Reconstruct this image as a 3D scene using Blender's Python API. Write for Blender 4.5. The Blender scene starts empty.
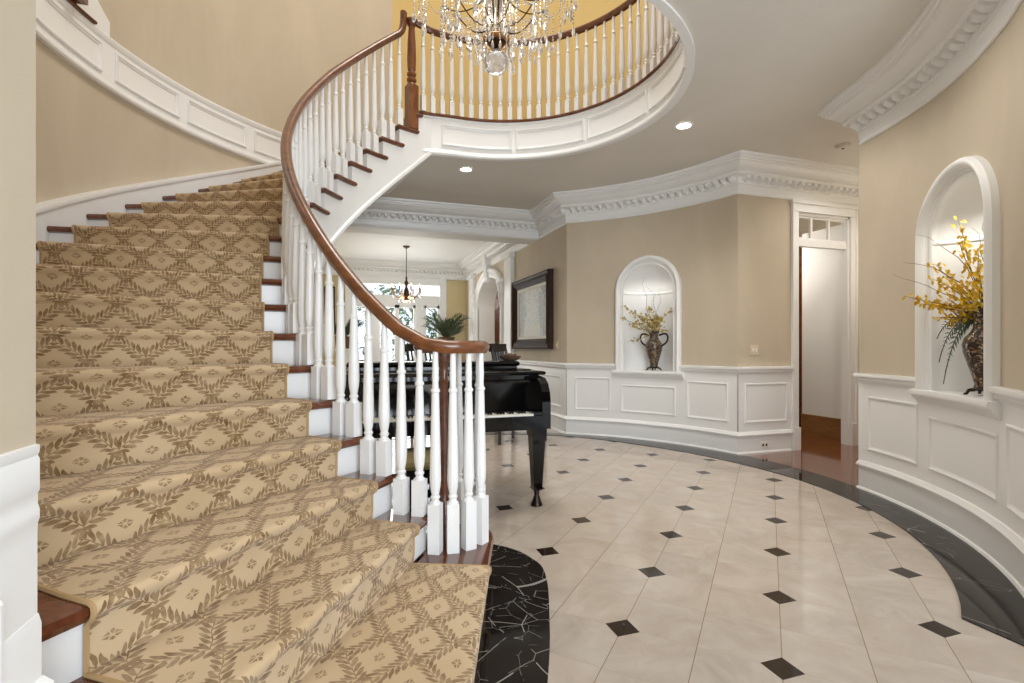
import bpy, math, random
from math import sin, cos, pi, radians as rad, degrees as deg, hypot, atan2, sqrt
random.seed(7)
scene = bpy.context.scene
COL = scene.collection

# ------------------------------------------------------------------ materials
class X:
    """tiny expression builder over shader math nodes"""
    nt = None
    def __init__(s, v): s.v = v
    @staticmethod
    def op(o, *a):
        n = X.nt.nodes.new('ShaderNodeMath'); n.operation = o
        for i, q in enumerate(a):
            q = q.v if isinstance(q, X) else q
            if isinstance(q, (int, float)): n.inputs[i].default_value = q
            else: X.nt.links.new(q, n.inputs[i])
        return X(n.outputs[0])
    def __add__(s, o): return X.op('ADD', s, o)
    __radd__ = __add__
    def __sub__(s, o): return X.op('SUBTRACT', s, o)
    def __rsub__(s, o): return X.op('SUBTRACT', o, s)
    def __mul__(s, o): return X.op('MULTIPLY', s, o)
    __rmul__ = __mul__
    def __truediv__(s, o): return X.op('DIVIDE', s, o)
    def lt(s, o): return X.op('LESS_THAN', s, o)
    def gt(s, o): return X.op('GREATER_THAN', s, o)
    def abs(s): return X.op('ABSOLUTE', s)
    def fract(s): return X.op('FRACT', s)
    def floor(s): return X.op('FLOOR', s)
    def mx(s, o): return X.op('MAXIMUM', s, o)
    def mn(s, o): return X.op('MINIMUM', s, o)

class Mat:
    def __init__(s, name, col=(.8, .8, .8), rough=.5, metal=0., spec=.5, coat=0., coat_rough=.05):
        s.m = bpy.data.materials.new(name); s.m.use_nodes = True
        s.nt = s.m.node_tree; s.b = s.nt.nodes['Principled BSDF']
        s.b.inputs['Base Color'].default_value = (*col, 1); s.b.inputs['Roughness'].default_value = rough
        s.b.inputs['Metallic'].default_value = metal; s.b.inputs['Specular IOR Level'].default_value = spec
        s.b.inputs['Coat Weight'].default_value = coat; s.b.inputs['Coat Roughness'].default_value = coat_rough
        X.nt = s.nt
    def n(s, t, **kw):
        nd = s.nt.nodes.new(t)
        for k, v in kw.items():
            if k in nd.inputs: 
                nd.inputs[k].default_value = v
            else: setattr(nd, k, v)
        return nd
    def l(s, a, b): s.nt.links.new(a.v if isinstance(a, X) else a, b)
    def coord(s, out='Object', scale=None, rot=None):
        tc = s.n('ShaderNodeTexCoord'); o = tc.outputs[out]
        if scale or rot:
            mp = s.n('ShaderNodeMapping'); s.l(o, mp.inputs[0])
            if scale: mp.inputs['Scale'].default_value = scale
            if rot: mp.inputs['Rotation'].default_value = rot
            o = mp.outputs[0]
        return o
    def noise(s, vec, scale, detail=4, rough=.5, dist=0.):
        n = s.n('ShaderNodeTexNoise', Scale=scale, Detail=detail, Roughness=rough, Distortion=dist)
        s.l(vec, n.inputs['Vector']); return n
    def ramp(s, fac, stops):
        r = s.n('ShaderNodeValToRGB'); s.l(fac, r.inputs[0])
        e = r.color_ramp.elements
        while len(e) < len(stops): e.new(.5)
        for q, (p, c) in zip(e, stops): q.position = p; q.color = (*c, 1)
        return r.outputs[0]
    def mix(s, fac, a, b):
        m = s.n('ShaderNodeMix', data_type='RGBA')
        for i, q in ((0, fac), (6, a), (7, b)):
            if isinstance(q, X): q = q.v
            if isinstance(q, (int, float)): m.inputs[i].default_value = q
            elif isinstance(q, tuple): m.inputs[i].default_value = (*q, 1)
            else: s.l(q, m.inputs[i])
        return m.outputs[2]
    def color(s, c): s.l(c, s.b.inputs['Base Color'])
    def bump(s, h, strength=.2, dist=.01):
        b = s.n('ShaderNodeBump', Strength=strength, Distance=dist); s.l(h, b.inputs['Height'])
        s.l(b.outputs[0], s.b.inputs['Normal'])

def srgb(r, g, b):
    f = lambda c: (c/255/12.92 if c <= 10 else ((c/255+.055)/1.055)**2.4)
    return (f(r), f(g), f(b))

def plaster(name, a, b):
    m = Mat(name, rough=.62, spec=.3)
    v = m.coord('Object')
    v2 = m.coord('Object', scale=(1, 1, .45))
    n1 = m.noise(v2, 1.6, 5, .6, .6); n2 = m.noise(v, 160, 2)
    m.color(m.ramp(n1.outputs[0], [(.3, a), (.7, b)])); m.bump(n2.outputs[0], .06, .004)
    return m.m
M = {}
M['beige'] = plaster('beige_plaster', srgb(190, 177, 156), srgb(202, 189, 168))
M['mustard'] = plaster('mustard_plaster', srgb(204, 176, 112), srgb(212, 186, 124))
M['straw'] = plaster('straw_plaster', srgb(204, 186, 142), srgb(212, 196, 154))
M['ceil'] = plaster('ceiling_paint', srgb(214, 210, 202), srgb(220, 216, 208))
M['white'] = Mat('white_paint', srgb(234, 234, 233), .32, spec=.5).m
M['ceilwhite'] = Mat('white_ceiling', srgb(234, 234, 232), .6).m

def wood(name, c1, c2, c3, rough, coat, sc=(3, 3, 40), rot=None):
    m = Mat(name, rough=rough, coat=coat)
    v = m.coord('Object', scale=sc, rot=rot)
    n = m.noise(v, 1.3, 6, .62, 1.2)
    m.color(m.ramp(n.outputs[0], [(.25, c1), (.5, c2), (.78, c3)]))
    return m.m
M['railwood'] = wood('rail_wood', srgb(80, 44, 22), srgb(112, 66, 36), srgb(136, 86, 50), .3, .35, (6, 6, 14))
M['tread'] = wood('tread_wood', srgb(66, 34, 20), srgb(98, 54, 32), srgb(122, 72, 44), .2, .6, (5, 12, 10))
M['newelwood'] = wood('newel_wood', srgb(84, 44, 24), srgb(118, 68, 36), srgb(142, 88, 50), .3, .35, (12, 12, 3))
M['cabwood'] = wood('cabinet_wood', srgb(110, 58, 34), srgb(140, 78, 46), srgb(158, 94, 60), .3, .2, (12, 12, 2))
M['basewood'] = wood('base_wood', srgb(118, 80, 44), srgb(146, 104, 60), srgb(164, 122, 76), .35, .2, (3, 3, 20))

m = Mat('plank_floor', rough=.12, coat=.5)
tc = m.coord('Object'); sep = m.n('ShaderNodeSeparateXYZ'); m.l(tc, sep.inputs[0])
px, py = X(sep.outputs[0]), X(sep.outputs[1])
row = (py/.085).floor()
wn = m.n('ShaderNodeTexWhiteNoise', noise_dimensions='1D'); m.l(row, wn.inputs['W'])
nn = m.noise(m.coord('Object', scale=(3, 30, 1)), 1.5, 5, .6, .8)
c = m.ramp(nn.outputs[0], [(.25, srgb(84, 44, 24)), (.55, srgb(120, 68, 38)), (.8, srgb(144, 88, 52))])
c = m.mix(X(wn.outputs[0])*.35, c, srgb(84, 46, 26))
c = m.mix(((py/.085).fract().lt(.03))*.8, c, srgb(40, 22, 12))
m.color(c); M['plank'] = m.m

# cream marble tiles set diagonally, dark inserts at every second corner
m = Mat('marble_tiles', rough=.08, spec=.36)
tc = m.coord('Object'); sep = m.n('ShaderNodeSeparateXYZ'); m.l(tc, sep.inputs[0])
px, py = X(sep.outputs[0])-1.5473, X(sep.outputs[1])-1.4811
S_ = .6038; q = sqrt(.5)/S_
a = (px-py)*q; b = (px+py)*q
da = (a+.5).fract()-.5; db = (b+.5).fract()-.5
dia = (da.abs()+db.abs()).lt(.124)
ja = (((a*2+.5).fract()-.5).abs()).lt(.0052)
jb = (((b*2+.5).fract()-.5).abs()).lt(.0045)
ia, ib = (a*2).floor(), (b*2).floor()
cmb = m.n('ShaderNodeCombineXYZ'); m.l(ia, cmb.inputs[0]); m.l(ib, cmb.inputs[1])
wn = m.n('ShaderNodeTexWhiteNoise', noise_dimensions='3D'); m.l(cmb.outputs[0], wn.inputs['Vector'])
off = m.n('ShaderNodeVectorMath', operation='MULTIPLY_ADD'); m.l(wn.outputs['Color'], off.inputs[0]); off.inputs[1].default_value = (9, 9, 9); m.l(tc, off.inputs[2])
n1 = m.noise(off.outputs[0], 2.6, 7, .62, 1.6); n2 = m.noise(off.outputs[0], 11, 5, .65, 2.2)
c = m.ramp(n1.outputs[0], [(.28, srgb(158, 147, 137)), (.5, srgb(172, 161, 150)), (.75, srgb(184, 175, 165))])
c = m.mix(m.ramp(n2.outputs[0], [(.56, (0, 0, 0)), (.72, (.4, .4, .4))]), c, srgb(166, 142, 116))
c = m.mix(X(wn.outputs['Value'])*.25, c, srgb(186, 166, 148))
c = m.mix(ja*.8, c, srgb(104, 84, 64)); c = m.mix(jb*.42, c, srgb(150, 124, 96))
n3 = m.noise(tc, 9, 6, .7, 3.)
dk = m.ramp(n3.outputs[0], [(.4, srgb(30, 22, 18)), (.66, srgb(50, 38, 30)), (.7, srgb(104, 90, 76))])
m.color(m.mix(dia, c, dk)); M['marble'] = m.m

for nm_, th_, st_, scs in (('blackmarble', .56, .5, ((2.1, .005), (4.3, .006))), ('blackmarble_veined', .5, .6, ((2.2, .005), (4.6, .006), (8.0, .005)))):
    m = Mat('black_marble', rough=.07, spec=.34)
    tc = m.coord('Object'); nz = m.noise(tc, 1.3, 1)
    off = m.n('ShaderNodeVectorMath', operation='MULTIPLY_ADD'); m.l(nz.outputs['Color'], off.inputs[0]); off.inputs[1].default_value = (.35, .35, .35); m.l(tc, off.inputs[2])
    veins = None
    for sc_, w in scs:
        vo = m.n('ShaderNodeTexVoronoi', feature='DISTANCE_TO_EDGE', Scale=sc_); m.l(off.outputs[0], vo.inputs['Vector'])
        v = X(vo.outputs['Distance']).lt(w); mk = m.noise(tc, 2.3+sc_, 2); v = v*X.op('MULTIPLY', X(mk.outputs[0]).gt(th_), st_)
        veins = v if veins is None else veins.mx(v)
    n2 = m.noise(tc, 3, 4)
    c = m.ramp(n2.outputs[0], [(.3, srgb(17, 16, 15)), (.75, srgb(46, 40, 36))])
    m.color(m.mix(veins, c, srgb(176, 172, 166))); M[nm_] = m.m

# stair carpet: leafy sprigs, laid out in the runner's own metres (UV)
m = Mat('floral_carpet', rough=.95, spec=.08)
m.b.inputs['Sheen Weight'].default_value = .2; m.b.inputs['Sheen Roughness'].default_value = .45
uvn = m.n('ShaderNodeUVMap'); sep = m.n('ShaderNodeSeparateXYZ')
nz = m.noise(uvn.outputs[0], 14, 2)
off = m.n('ShaderNodeVectorMath', operation='MULTIPLY_ADD'); m.l(nz.outputs['Color'], off.inputs[0]); off.inputs[1].default_value = (.027, .027, 0); m.l(uvn.outputs[0], off.inputs[2])
m.l(off.outputs[0], sep.inputs[0])
U, V = X(sep.outputs[0]), X(sep.outputs[1])
PU, PV, PH = .225, .25, rad(37)
x0 = ((U/PU).fract()-.5).abs()*PU
def garland(x, dv, Hh, w):
    y = ((V+dv)/PV).fract()*PV-.036
    s = x*cos(PH)+y*sin(PH); t_ = y*cos(PH)-x*sin(PH); t = t_.abs()
    p = t/Hh
    f = (((s-t*1.05+.5*w*t_.gt(0))/w).fract()-.5).abs()
    leaf = f.lt(p*(1-p)*1.75)
    return leaf.mx(t.lt(.0016))
mask = garland(x0, 0, .034, .027).mx(garland(PU/2-x0, PV*.5, .034, .027))
def rosette(x, dv):
    y = (((V+dv)/PV).fract()-.5)*PV; xa, ya = x.abs(), y.abs()
    d = (xa*.62+ya)
    return d.lt(.018)*((xa-ya*.8).abs().gt(.0022))*(ya.gt(.0018))*d.gt(.003)
mask = mask.mx(rosette(x0, PV*.5-.105-.036).mx(rosette(PU/2-x0, PV*.5-.225-.036))*.9)
wear = m.noise(uvn.outputs[0], 26, 3, .6)
mask = mask*(X(wear.outputs[0])*1.5-.05).mn(1)
pn = m.noise(uvn.outputs[0], 3, 3); fn = m.noise(uvn.outputs[0], 420, 2, .8)
base = m.ramp(pn.outputs[0], [(.3, srgb(196, 170, 134)), (.7, srgb(210, 186, 152))])
c = m.mix(mask*.95, base, srgb(104, 74, 38))
c = m.mix(X(fn.outputs[0])*.30, c, srgb(150, 124, 88))
m.color(c); m.bump(fn.outputs[0], .5, .004); M['carpet'] = m.m
M['binding'] = Mat('carpet_binding', srgb(176, 148, 108), .9, spec=.1).m

M['bronze'] = Mat('dark_bronze', srgb(84, 62, 40), .35, 1.).m
M['gold'] = Mat('gilt_brass', srgb(190, 140, 80), .28, 1.).m
M['chrome'] = Mat('brushed_metal', srgb(190, 186, 178), .25, 1.).m
m = Mat('cut_crystal', (1, 1, 1), .05); m.b.inputs['Transmission Weight'].default_value = .72; m.b.inputs['IOR'].default_value = 1.5; M['crystal'] = m.m
M['lacquer'] = Mat('black_lacquer', srgb(9, 8, 8), .07, spec=.35).m
M['blackwood'] = Mat('black_wood', srgb(26, 22, 20), .35).m
M['ivory'] = Mat('ivory', srgb(240, 236, 224), .3).m
M['olive'] = Mat('olive_fabric', srgb(128, 116, 74), .8).m
M['iron'] = Mat('dark_iron', srgb(40, 38, 36), .5).m
m = Mat('leaf_green', rough=.5); nn = m.noise(m.coord(), 9, 3)
m.color(m.ramp(nn.outputs[0], [(.3, srgb(40, 54, 34)), (.7, srgb(78, 92, 60))])); M['leaf'] = m.m
m = Mat('garden_leaf', rough=.6); nn = m.noise(m.coord(), 6, 3)
m.color(m.ramp(nn.outputs[0], [(.3, srgb(52, 88, 60)), (.7, srgb(120, 150, 104))])); M['garden'] = m.m
M['fern'] = Mat('fern_green', srgb(44, 66, 44), .5).m
m = Mat('yellow_petals', rough=.6); nn = m.noise(m.coord(), 40, 2)
m.color(m.ramp(nn.outputs[0], [(.35, srgb(206, 164, 30)), (.65, srgb(240, 208, 60))])); M['petal'] = m.m
M['petal_pale'] = None
m = Mat('pale_yellow_petals', rough=.6); nn = m.noise(m.coord(), 40, 2)
m.color(m.ramp(nn.outputs[0], [(.35, srgb(150, 126, 60)), (.65, srgb(196, 176, 104))])); M['petal_pale'] = m.m
M['twig'] = Mat('twig_brown', srgb(92, 70, 52), .8).m
m = Mat('mosaic_vase', rough=.25, coat=.3); v = m.coord()
vo = m.n('ShaderNodeTexVoronoi', Scale=90.); m.l(v, vo.inputs['Vector'])
sp = m.n('ShaderNodeSeparateColor'); m.l(vo.outputs['Color'], sp.inputs[0])
m.color(m.ramp(sp.outputs[0], [(0, srgb(24, 18, 16)), (.5, srgb(48, 32, 24)), (.66, srgb(120, 88, 58)), (.8, srgb(34, 26, 22)), (.92, srgb(160, 136, 104))])); M['vase'] = m.m
m = Mat('beaded_vase', rough=.3, coat=.2); v = m.coord()
vo = m.n('ShaderNodeTexVoronoi', Scale=58.); m.l(v, vo.inputs['Vector'])
sp = m.n('ShaderNodeSeparateColor'); m.l(vo.outputs['Color'], sp.inputs[0])
m.color(m.ramp(sp.outputs[0], [(0, srgb(40, 32, 25)), (.4, srgb(82, 66, 50)), (.7, srgb(134, 116, 90)), (.9, srgb(50, 40, 30))])); M['vase_pale'] = m.m
M['darkmetal'] = Mat('dark_base', srgb(42, 30, 22), .3, .6).m
m = Mat('carved_frame', rough=.5, spec=.3); nn = m.noise(m.coord(), 30, 4)
m.color(m.ramp(nn.outputs[0], [(.35, srgb(24, 14, 10)), (.7, srgb(70, 42, 28))])); m.bump(nn.outputs[0], .6, .01); M['frame'] = m.m
# painting: a loose pale street of trees and facades
m = Mat('painted_canvas', rough=.5)
tc = m.coord('Generated'); sep = m.n('ShaderNodeSeparateXYZ'); m.l(tc, sep.inputs[0])
y, z = X(sep.outputs[1]), X(sep.outputs[2])
mp = m.n('ShaderNodeMapping'); m.l(tc, mp.inputs[0]); mp.inputs['Scale'].default_value = (1, 14, 4)
n1 = m.noise(mp.outputs[0], 1.4, 5, .7, 1.5); n2 = m.noise(tc, 22, 4, .7)
sky = m.ramp(n2.outputs[0], [(.3, srgb(206, 214, 216)), (.7, srgb(232, 232, 226))])
side = ((y-.5).abs()*2.2-.35+(z-.5).abs()*-.5)
bd = (X(n1.outputs[0])+side*.5).gt(.56)
c = m.mix(bd*.75, sky, m.ramp(n2.outputs[0], [(.35, srgb(96, 122, 130)), (.6, srgb(160, 170, 166)), (.75, srgb(186, 150, 120))]))
n4 = m.noise(mp.outputs[0], 4.2, 4, .75, 2.); c = m.mix((X(n4.outputs[0]).gt(.53))*.6, c, srgb(72, 84, 96))
c = m.mix((z.lt(.25)*(y-.5).abs().lt(.28)), c, srgb(214, 214, 206)); m.color(c); M['canvas'] = m.m
M['mat'] = Mat('canvas_liner', srgb(222, 218, 208), .6).m
M['plate'] = Mat('switch_plate', srgb(214, 200, 176), .4).m
M['slot'] = Mat('dark_slot', srgb(60, 54, 48), .5).m
M['paving'] = Mat('pale_paving', srgb(210, 206, 198), .8).m
M['soil'] = Mat('dark_soil', srgb(50, 40, 32), .9).m
def emis(name, col, st):
    m = Mat(name, col, .5); m.b.inputs['Emission Color'].default_value = (*col, 1); m.b.inputs['Emission Strength'].default_value = st; return m.m
M['lamp'] = emis('lamp_glow', (1, .93, .82), 14); M['flame'] = emis('flame_bulb', (1, .8, .5), 8)
m = bpy.data.materials.new('window_glass'); m.use_nodes = True; nt = m.node_tree; nt.nodes.clear()
o = nt.nodes.new('ShaderNodeOutputMaterial'); mx = nt.nodes.new('ShaderNodeMixShader'); t = nt.nodes.new('ShaderNodeBsdfTransparent'); g = nt.nodes.new('ShaderNodeBsdfGlossy'); g.inputs['Roughness'].default_value = .02
mx.inputs[0].default_value = .08; nt.links.new(t.outputs[0], mx.inputs[1]); nt.links.new(g.outputs[0], mx.inputs[2]); nt.links.new(mx.outputs[0], o.inputs[0]); M['glass'] = m

# ------------------------------------------------------------------ mesh helpers
class MB:
    def __init__(s): s.v = []; s.f = []; s.uv = None
    def add(s, vs, fs):
        o = len(s.v); s.v += [tuple(p) for p in vs]; s.f += [tuple(i+o for i in f) for f in fs]; return s
    def box(s, x0, x1, y0, y1, z0, z1):
        return s.add([(x0, y0, z0), (x1, y0, z0), (x1, y1, z0), (x0, y1, z0), (x0, y0, z1), (x1, y0, z1), (x1, y1, z1), (x0, y1, z1)],
                     [(0, 3, 2, 1), (4, 5, 6, 7), (0, 1, 5, 4), (1, 2, 6, 5), (2, 3, 7, 6), (3, 0, 4, 7)])
    def prism(s, pts, z0, z1):
        n = len(pts)
        return s.add([(x, y, z0) for x, y in pts]+[(x, y, z1) for x, y in pts],
                     [tuple(range(n-1, -1, -1)), tuple(range(n, 2*n))]+[(i, (i+1) % n, n+(i+1) % n, n+i) for i in range(n)])
    def grid(s, rows, close=False, flip=False):
        n = len(rows[0]); o = len(s.v)
        for r in rows: s.v += [tuple(p) for p in r]
        for i in range(len(rows)-1):
            for j in range(n if close else n-1):
                q = (o+i*n+j, o+i*n+(j+1) % n, o+(i+1)*n+(j+1) % n, o+(i+1)*n+j)
                s.f.append(q[::-1] if flip else q)
        return s
    def lathe(s, prof, cx=0, cy=0, seg=20, fn=None, cap=True, ph=0):
        rows = []
        for r, z in prof:
            rows.append([(cx+r*(fn(2*pi*j/seg, z) if fn else 1)*cos(2*pi*j/seg+ph), cy+r*(fn(2*pi*j/seg, z) if fn else 1)*sin(2*pi*j/seg+ph), z) for j in range(seg)])
        o = len(s.v); s.grid(rows, True)
        if cap:
            s.f.append(tuple(range(o+seg-1, o-1, -1))); s.f.append(tuple(range(o+(len(rows)-1)*seg, o+len(rows)*seg)))
        return s
    def tube(s, pts, r, seg=8, cap=True):
        n = len(pts); rs = r if isinstance(r, (list, tuple)) else [r]*n; rows = []
        pu = None
        for i, p in enumerate(pts):
            a = pts[max(0, i-1)]; b = pts[min(n-1, i+1)]
            d = [b[k]-a[k] for k in range(3)]; L = sqrt(sum(q*q for q in d)) or 1; d = [q/L for q in d]
            u = pu or ([0, 0, 1] if abs(d[2]) < .9 else [1, 0, 0])
            dt = sum(u[k]*d[k] for k in range(3)); u = [u[k]-dt*d[k] for k in range(3)]; L = sqrt(sum(q*q for q in u)) or 1; u = [q/L for q in u]; pu = u
            w = [d[1]*u[2]-d[2]*u[1], d[2]*u[0]-d[0]*u[2], d[0]*u[1]-d[1]*u[0]]
            rows.append([tuple(p[k]+rs[i]*(cos(2*pi*j/seg)*u[k]+sin(2*pi*j/seg)*w[k]) for k in range(3)) for j in range(seg)])
        o = len(s.v); s.grid(rows, True)
        if cap: s.f.append(tuple(range(o+seg-1, o-1, -1))); s.f.append(tuple(range(o+(n-1)*seg, o+n*seg)))
        return s
    def sweep(s, path, prof, closed=True, cap=True):
        """profile (right-hand offset, z) along a plan path, mitred; path point may carry z"""
        n = len(path); rows = []
        for i, p in enumerate(path):
            def dr(a, b): L = hypot(b[0]-a[0], b[1]-a[1]) or 1; return ((b[0]-a[0])/L, (b[1]-a[1])/L)
            d0 = dr(path[i-1], p) if i else dr(p, path[1]); d1 = dr(p, path[i+1]) if i < n-1 else d0
            n0 = (d0[1], -d0[0]); n1 = (d1[1], -d1[0]); mx_, my = n0[0]+n1[0], n0[1]+n1[1]
            k = 2/max(.3, mx_*mx_+my*my); mx_, my = mx_*k, my*k
            zb = p[2] if len(p) > 2 else 0
            rows.append([(p[0]+mx_*o, p[1]+my*o, zb+z) for o, z in prof])
        o = len(s.v); s.grid(rows, closed); m_ = len(prof)
        if cap: s.f.append(tuple(range(o+m_-1, o-1, -1))); s.f.append(tuple(range(o+(n-1)*m_, o+n*m_)))
        return s
    def build(s, name, mat, parent=None, smooth=True, loc=None, world=True, angle=38):
        me = bpy.data.meshes.new(name)
        vs = s.v
        if parent is not None and world:
            L = parent.location; vs = [(x-L.x, y-L.y, z-L.z) for x, y, z in vs]
            if parent.parent: 
                L = parent.parent.location; vs = [(x-L.x, y-L.y, z-L.z) for x, y, z in vs]
        me.from_pydata(vs, [], s.f); me.validate(); me.update()
        me.materials.append(M[mat])
        if smooth:
            me.polygons.foreach_set('use_smooth', [True]*len(me.polygons)); me.set_sharp_from_angle(angle=rad(angle))
        if s.uv:
            ul = me.uv_layers.new(name='UVMap')
            for lp in me.loops: ul.data[lp.index].uv = s.uv[lp.vertex_index]
        o = bpy.data.objects.new(name, me); COL.objects.link(o)
        if parent is not None: o.parent = parent
        if loc: o.location = loc
        return o
def tag(o, label=None, cat=None, group=None, kind=None):
    if label: o['label'] = label
    if cat: o['category'] = cat
    if group: o['group'] = group
    if kind: o['kind'] = kind
    return o
def thing(name, label, cat, loc=(0, 0, 0), rz=0, group=None):
    o = bpy.data.objects.new(name, None); COL.objects.link(o); o.empty_display_size = .1
    o.location = loc; o.rotation_euler = (0, 0, rz); return tag(o, label, cat, group)
def struct(mb, name, mat, label, cat, **kw):
    return tag(mb.build(name, mat, **kw), label, cat, kind='structure')
def copy_tree(o, parent=None):
    c = o.copy(); COL.objects.link(c)
    if parent: c.parent = parent
    for ch in list(o.children): copy_tree(ch, c)
    return c

# ------------------------------------------------------------------ plan of the house (metres)
CX, CY = 1.194, 3.907            # axis of the round hall and of the curved stair
BX, BY, BR = 1.21, 3.975, 1.455  # round opening in the ceiling
RW = 3.06                        # round wall
ZC, Z2 = 3.30, 3.70              # ceiling, upper floor
RISE = .185
def pol(R, a): return (CX+R*cos(a), CY+R*sin(a))
def ang(k): return rad(250.7) if k == 1 else rad(254.1-7.22*k)
def zline(a): return (254.1-deg(a))/7.22*RISE
def arc(R, a0, a1, n, c=(CX, CY)):
    return [(c[0]+R*cos(rad(a0+(a1-a0)*i/n)), c[1]+R*sin(rad(a0+(a1-a0)*i/n))) for i in range(n+1)]
class ArcSurf:                   # s = arc length from angle 0 (counter-clockwise), d towards the axis
    def __init__(s, R): s.R = R
    def __call__(s, u, z, d=0): a = u/s.R; return (CX+(s.R-d)*cos(a), CY+(s.R-d)*sin(a), z)
    def s(s, a): return rad(a)*s.R
class FlatSurf:
    def __init__(s, p, t, n): s.p, s.t, s.n = p, t, n
    def __call__(s, u, z, d=0): return (s.p[0]+s.t[0]*u+s.n[0]*d, s.p[1]+s.t[1]*u+s.n[1]*d, z)
PANEL = [(0, 0), (0, .010), (.006, .016), (.014, .016), (.022, .009), (.034, .007), (.038, 0)]
def panel(mb, surf, s0, s1, z0, z1, prof=PANEL, n=8):
    if s0 > s1: s0, s1 = s1, s0
    rows = []
    for a, d in prof:
        x0, x1, y0, y1 = s0+a, s1-a, z0+a, z1-a
        pts = [(x0+(x1-x0)*i/n, y0) for i in range(n)]+[(x1, y0)]+[(x1, y1)]+[(x1+(x0-x1)*i/n, y1) for i in range(1, n)]+[(x0, y1)]
        rows.append([surf(u, z, d) for u, z in pts])
    mb.grid(rows, True, True)
def wall(mb, surf, s0, s1, z0, z1, n, hole=None, d=0, rise=1.):
    ss = [s0+(s1-s0)*i/n for i in range(n+1)]
    if hole:
        sc, w, zs, zp = hole
        ss = [q for q in ss if abs(q-sc) > w+1e-3]+[sc-w*cos(pi*i/24) for i in range(25)]; ss.sort()
    for a, b in zip(ss, ss[1:]):
        segs = [(z0, z0, z1, z1)]
        if hole and a >= sc-w-1e-6 and b <= sc+w+1e-6:
            top = lambda q: zp+rise*sqrt(max(0, w*w-(q-sc)**2))
            segs = []
            if zs > z0: segs.append((z0, z0, min(zs, z1), min(zs, z1)))
            if z1 > zp: segs.append((top(a), top(b), z1, z1))
        for za, zb, zc_, zd in segs:
            mb.add([surf(a, za, d), surf(b, zb, d), surf(b, zd, d), surf(a, zc_, d)], [(0, 1, 2, 3)])
def casing(mb, surf, sc, w, zs, zp, prof, n=28, rise=1.):
    path = [(sc-w, zs, -1, 0), (sc-w, zp, -1, 0)]+[(sc-w*cos(pi*i/n), zp+rise*w*sin(pi*i/n), -cos(pi*i/n), sin(pi*i/n)) for i in range(1, n)]+[(sc+w, zp, 1, 0), (sc+w, zs, 1, 0)]
    mb.grid([[surf(s+nx*a, z+nz*a, d) for a, d in prof] for s, z, nx, nz in path])
right, back = ArcSurf(RW), ArcSurf(RW)
doorwall = FlatSurf((4.174, 4.605), (1, 0), (0, -1))
picwall = FlatSurf((2.905, 0), (0, 1), (-1, 0))
T0, T1 = 13.2, 56.0

# ---- floors
struct(MB().box(-3.5, 7.2, -2.2, 12.9, -.1, 0), 'floor', 'marble', 'cream marble tile floor with small dark diamond inserts', 'floor', smooth=False)
pts = arc(3.02, -13.4, 13.2, 12)+[(4.3, 4.62), (7.1, 4.62), (7.1, 8.4), (7.15, 8.4), (7.15, 3.1), (4.2, 3.1)]
mb = MB(); mb.prism(arc(3.02, -14, 14, 12)+[(7.0, 4.65), (7.0, 3.15)], -.01, .004); mb.prism([(4.9, 4.64), (7.0, 4.64), (7.0, 8.4), (4.9, 8.4)], -.01, .004)
struct(mb, 'floor', 'plank', 'glossy brown plank floor of the side hall', 'floor', smooth=False)
rin = [(-62, 2.776), (-49, 2.774), (-36, 2.765), (-26, 2.753), (-9, 2.725), (6, 2.672), (20, 2.665), (34, 2.69), (48, 2.80), (56, 2.86), (75, 2.9), (110, 2.9)]
def lerp(tab, x):
    for (a, b), (c, d) in zip(tab, tab[1:]):
        if x <= c: t = (x-a)/(c-a); return b+(d-b)*max(0, min(1, t))
    return tab[-1][1]
inner = [pol(lerp(rin, t), rad(t)) for t in range(-60, 111, 3)]
outer = [pol(3.05, rad(t)) for t in range(-60, 111, 3)]
mb = MB(); z = .005
for i in range(len(inner)-1): mb.prism([inner[i], outer[i], outer[i+1], inner[i+1]], -.01, z)
mb.prism([(2.582, -2.1), (3.0, -2.1), (3.0, 1.3), outer[0], inner[0]], -.01, z)
struct(mb, 'trim_1', 'blackmarble', 'black marble border band following the round wall', 'floor border', smooth=False)
lb = [(.10, 3.45), (.35, 3.3), (.60, 3.13), (.842, 2.953), (.949, 2.823), (.995, 2.69), (1.01, 2.567), (.972, 2.4), (.915, 2.237), (.85, 2.07), (.78, 1.896), (.681, 1.677), (.45, 1.2), (.2, .7), (-.1, .2)]
def catmull(P, m=6):
    out = []
    for i in range(len(P)-1):
        p0, p1, p2, p3 = P[max(0, i-1)], P[i], P[i+1], P[min(len(P)-1, i+2)]
        for j in range(m):
            t = j/m
            out.append(tuple(.5*((2*p1[k])+(-p0[k]+p2[k])*t+(2*p0[k]-5*p1[k]+4*p2[k]-p3[k])*t*t+(-p0[k]+3*p1[k]-3*p2[k]+p3[k])*t**3) for k in range(len(p1))))
    return out+[P[-1]]
struct(MB().prism(catmull(lb)+[(-.55, .2), (-.5, 2.2), (-.3, 3.0)], -.01, .005), 'trim_2', 'blackmarble_veined', 'black veined marble border wrapping the bottom stair step', 'floor border', smooth=False)

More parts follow.
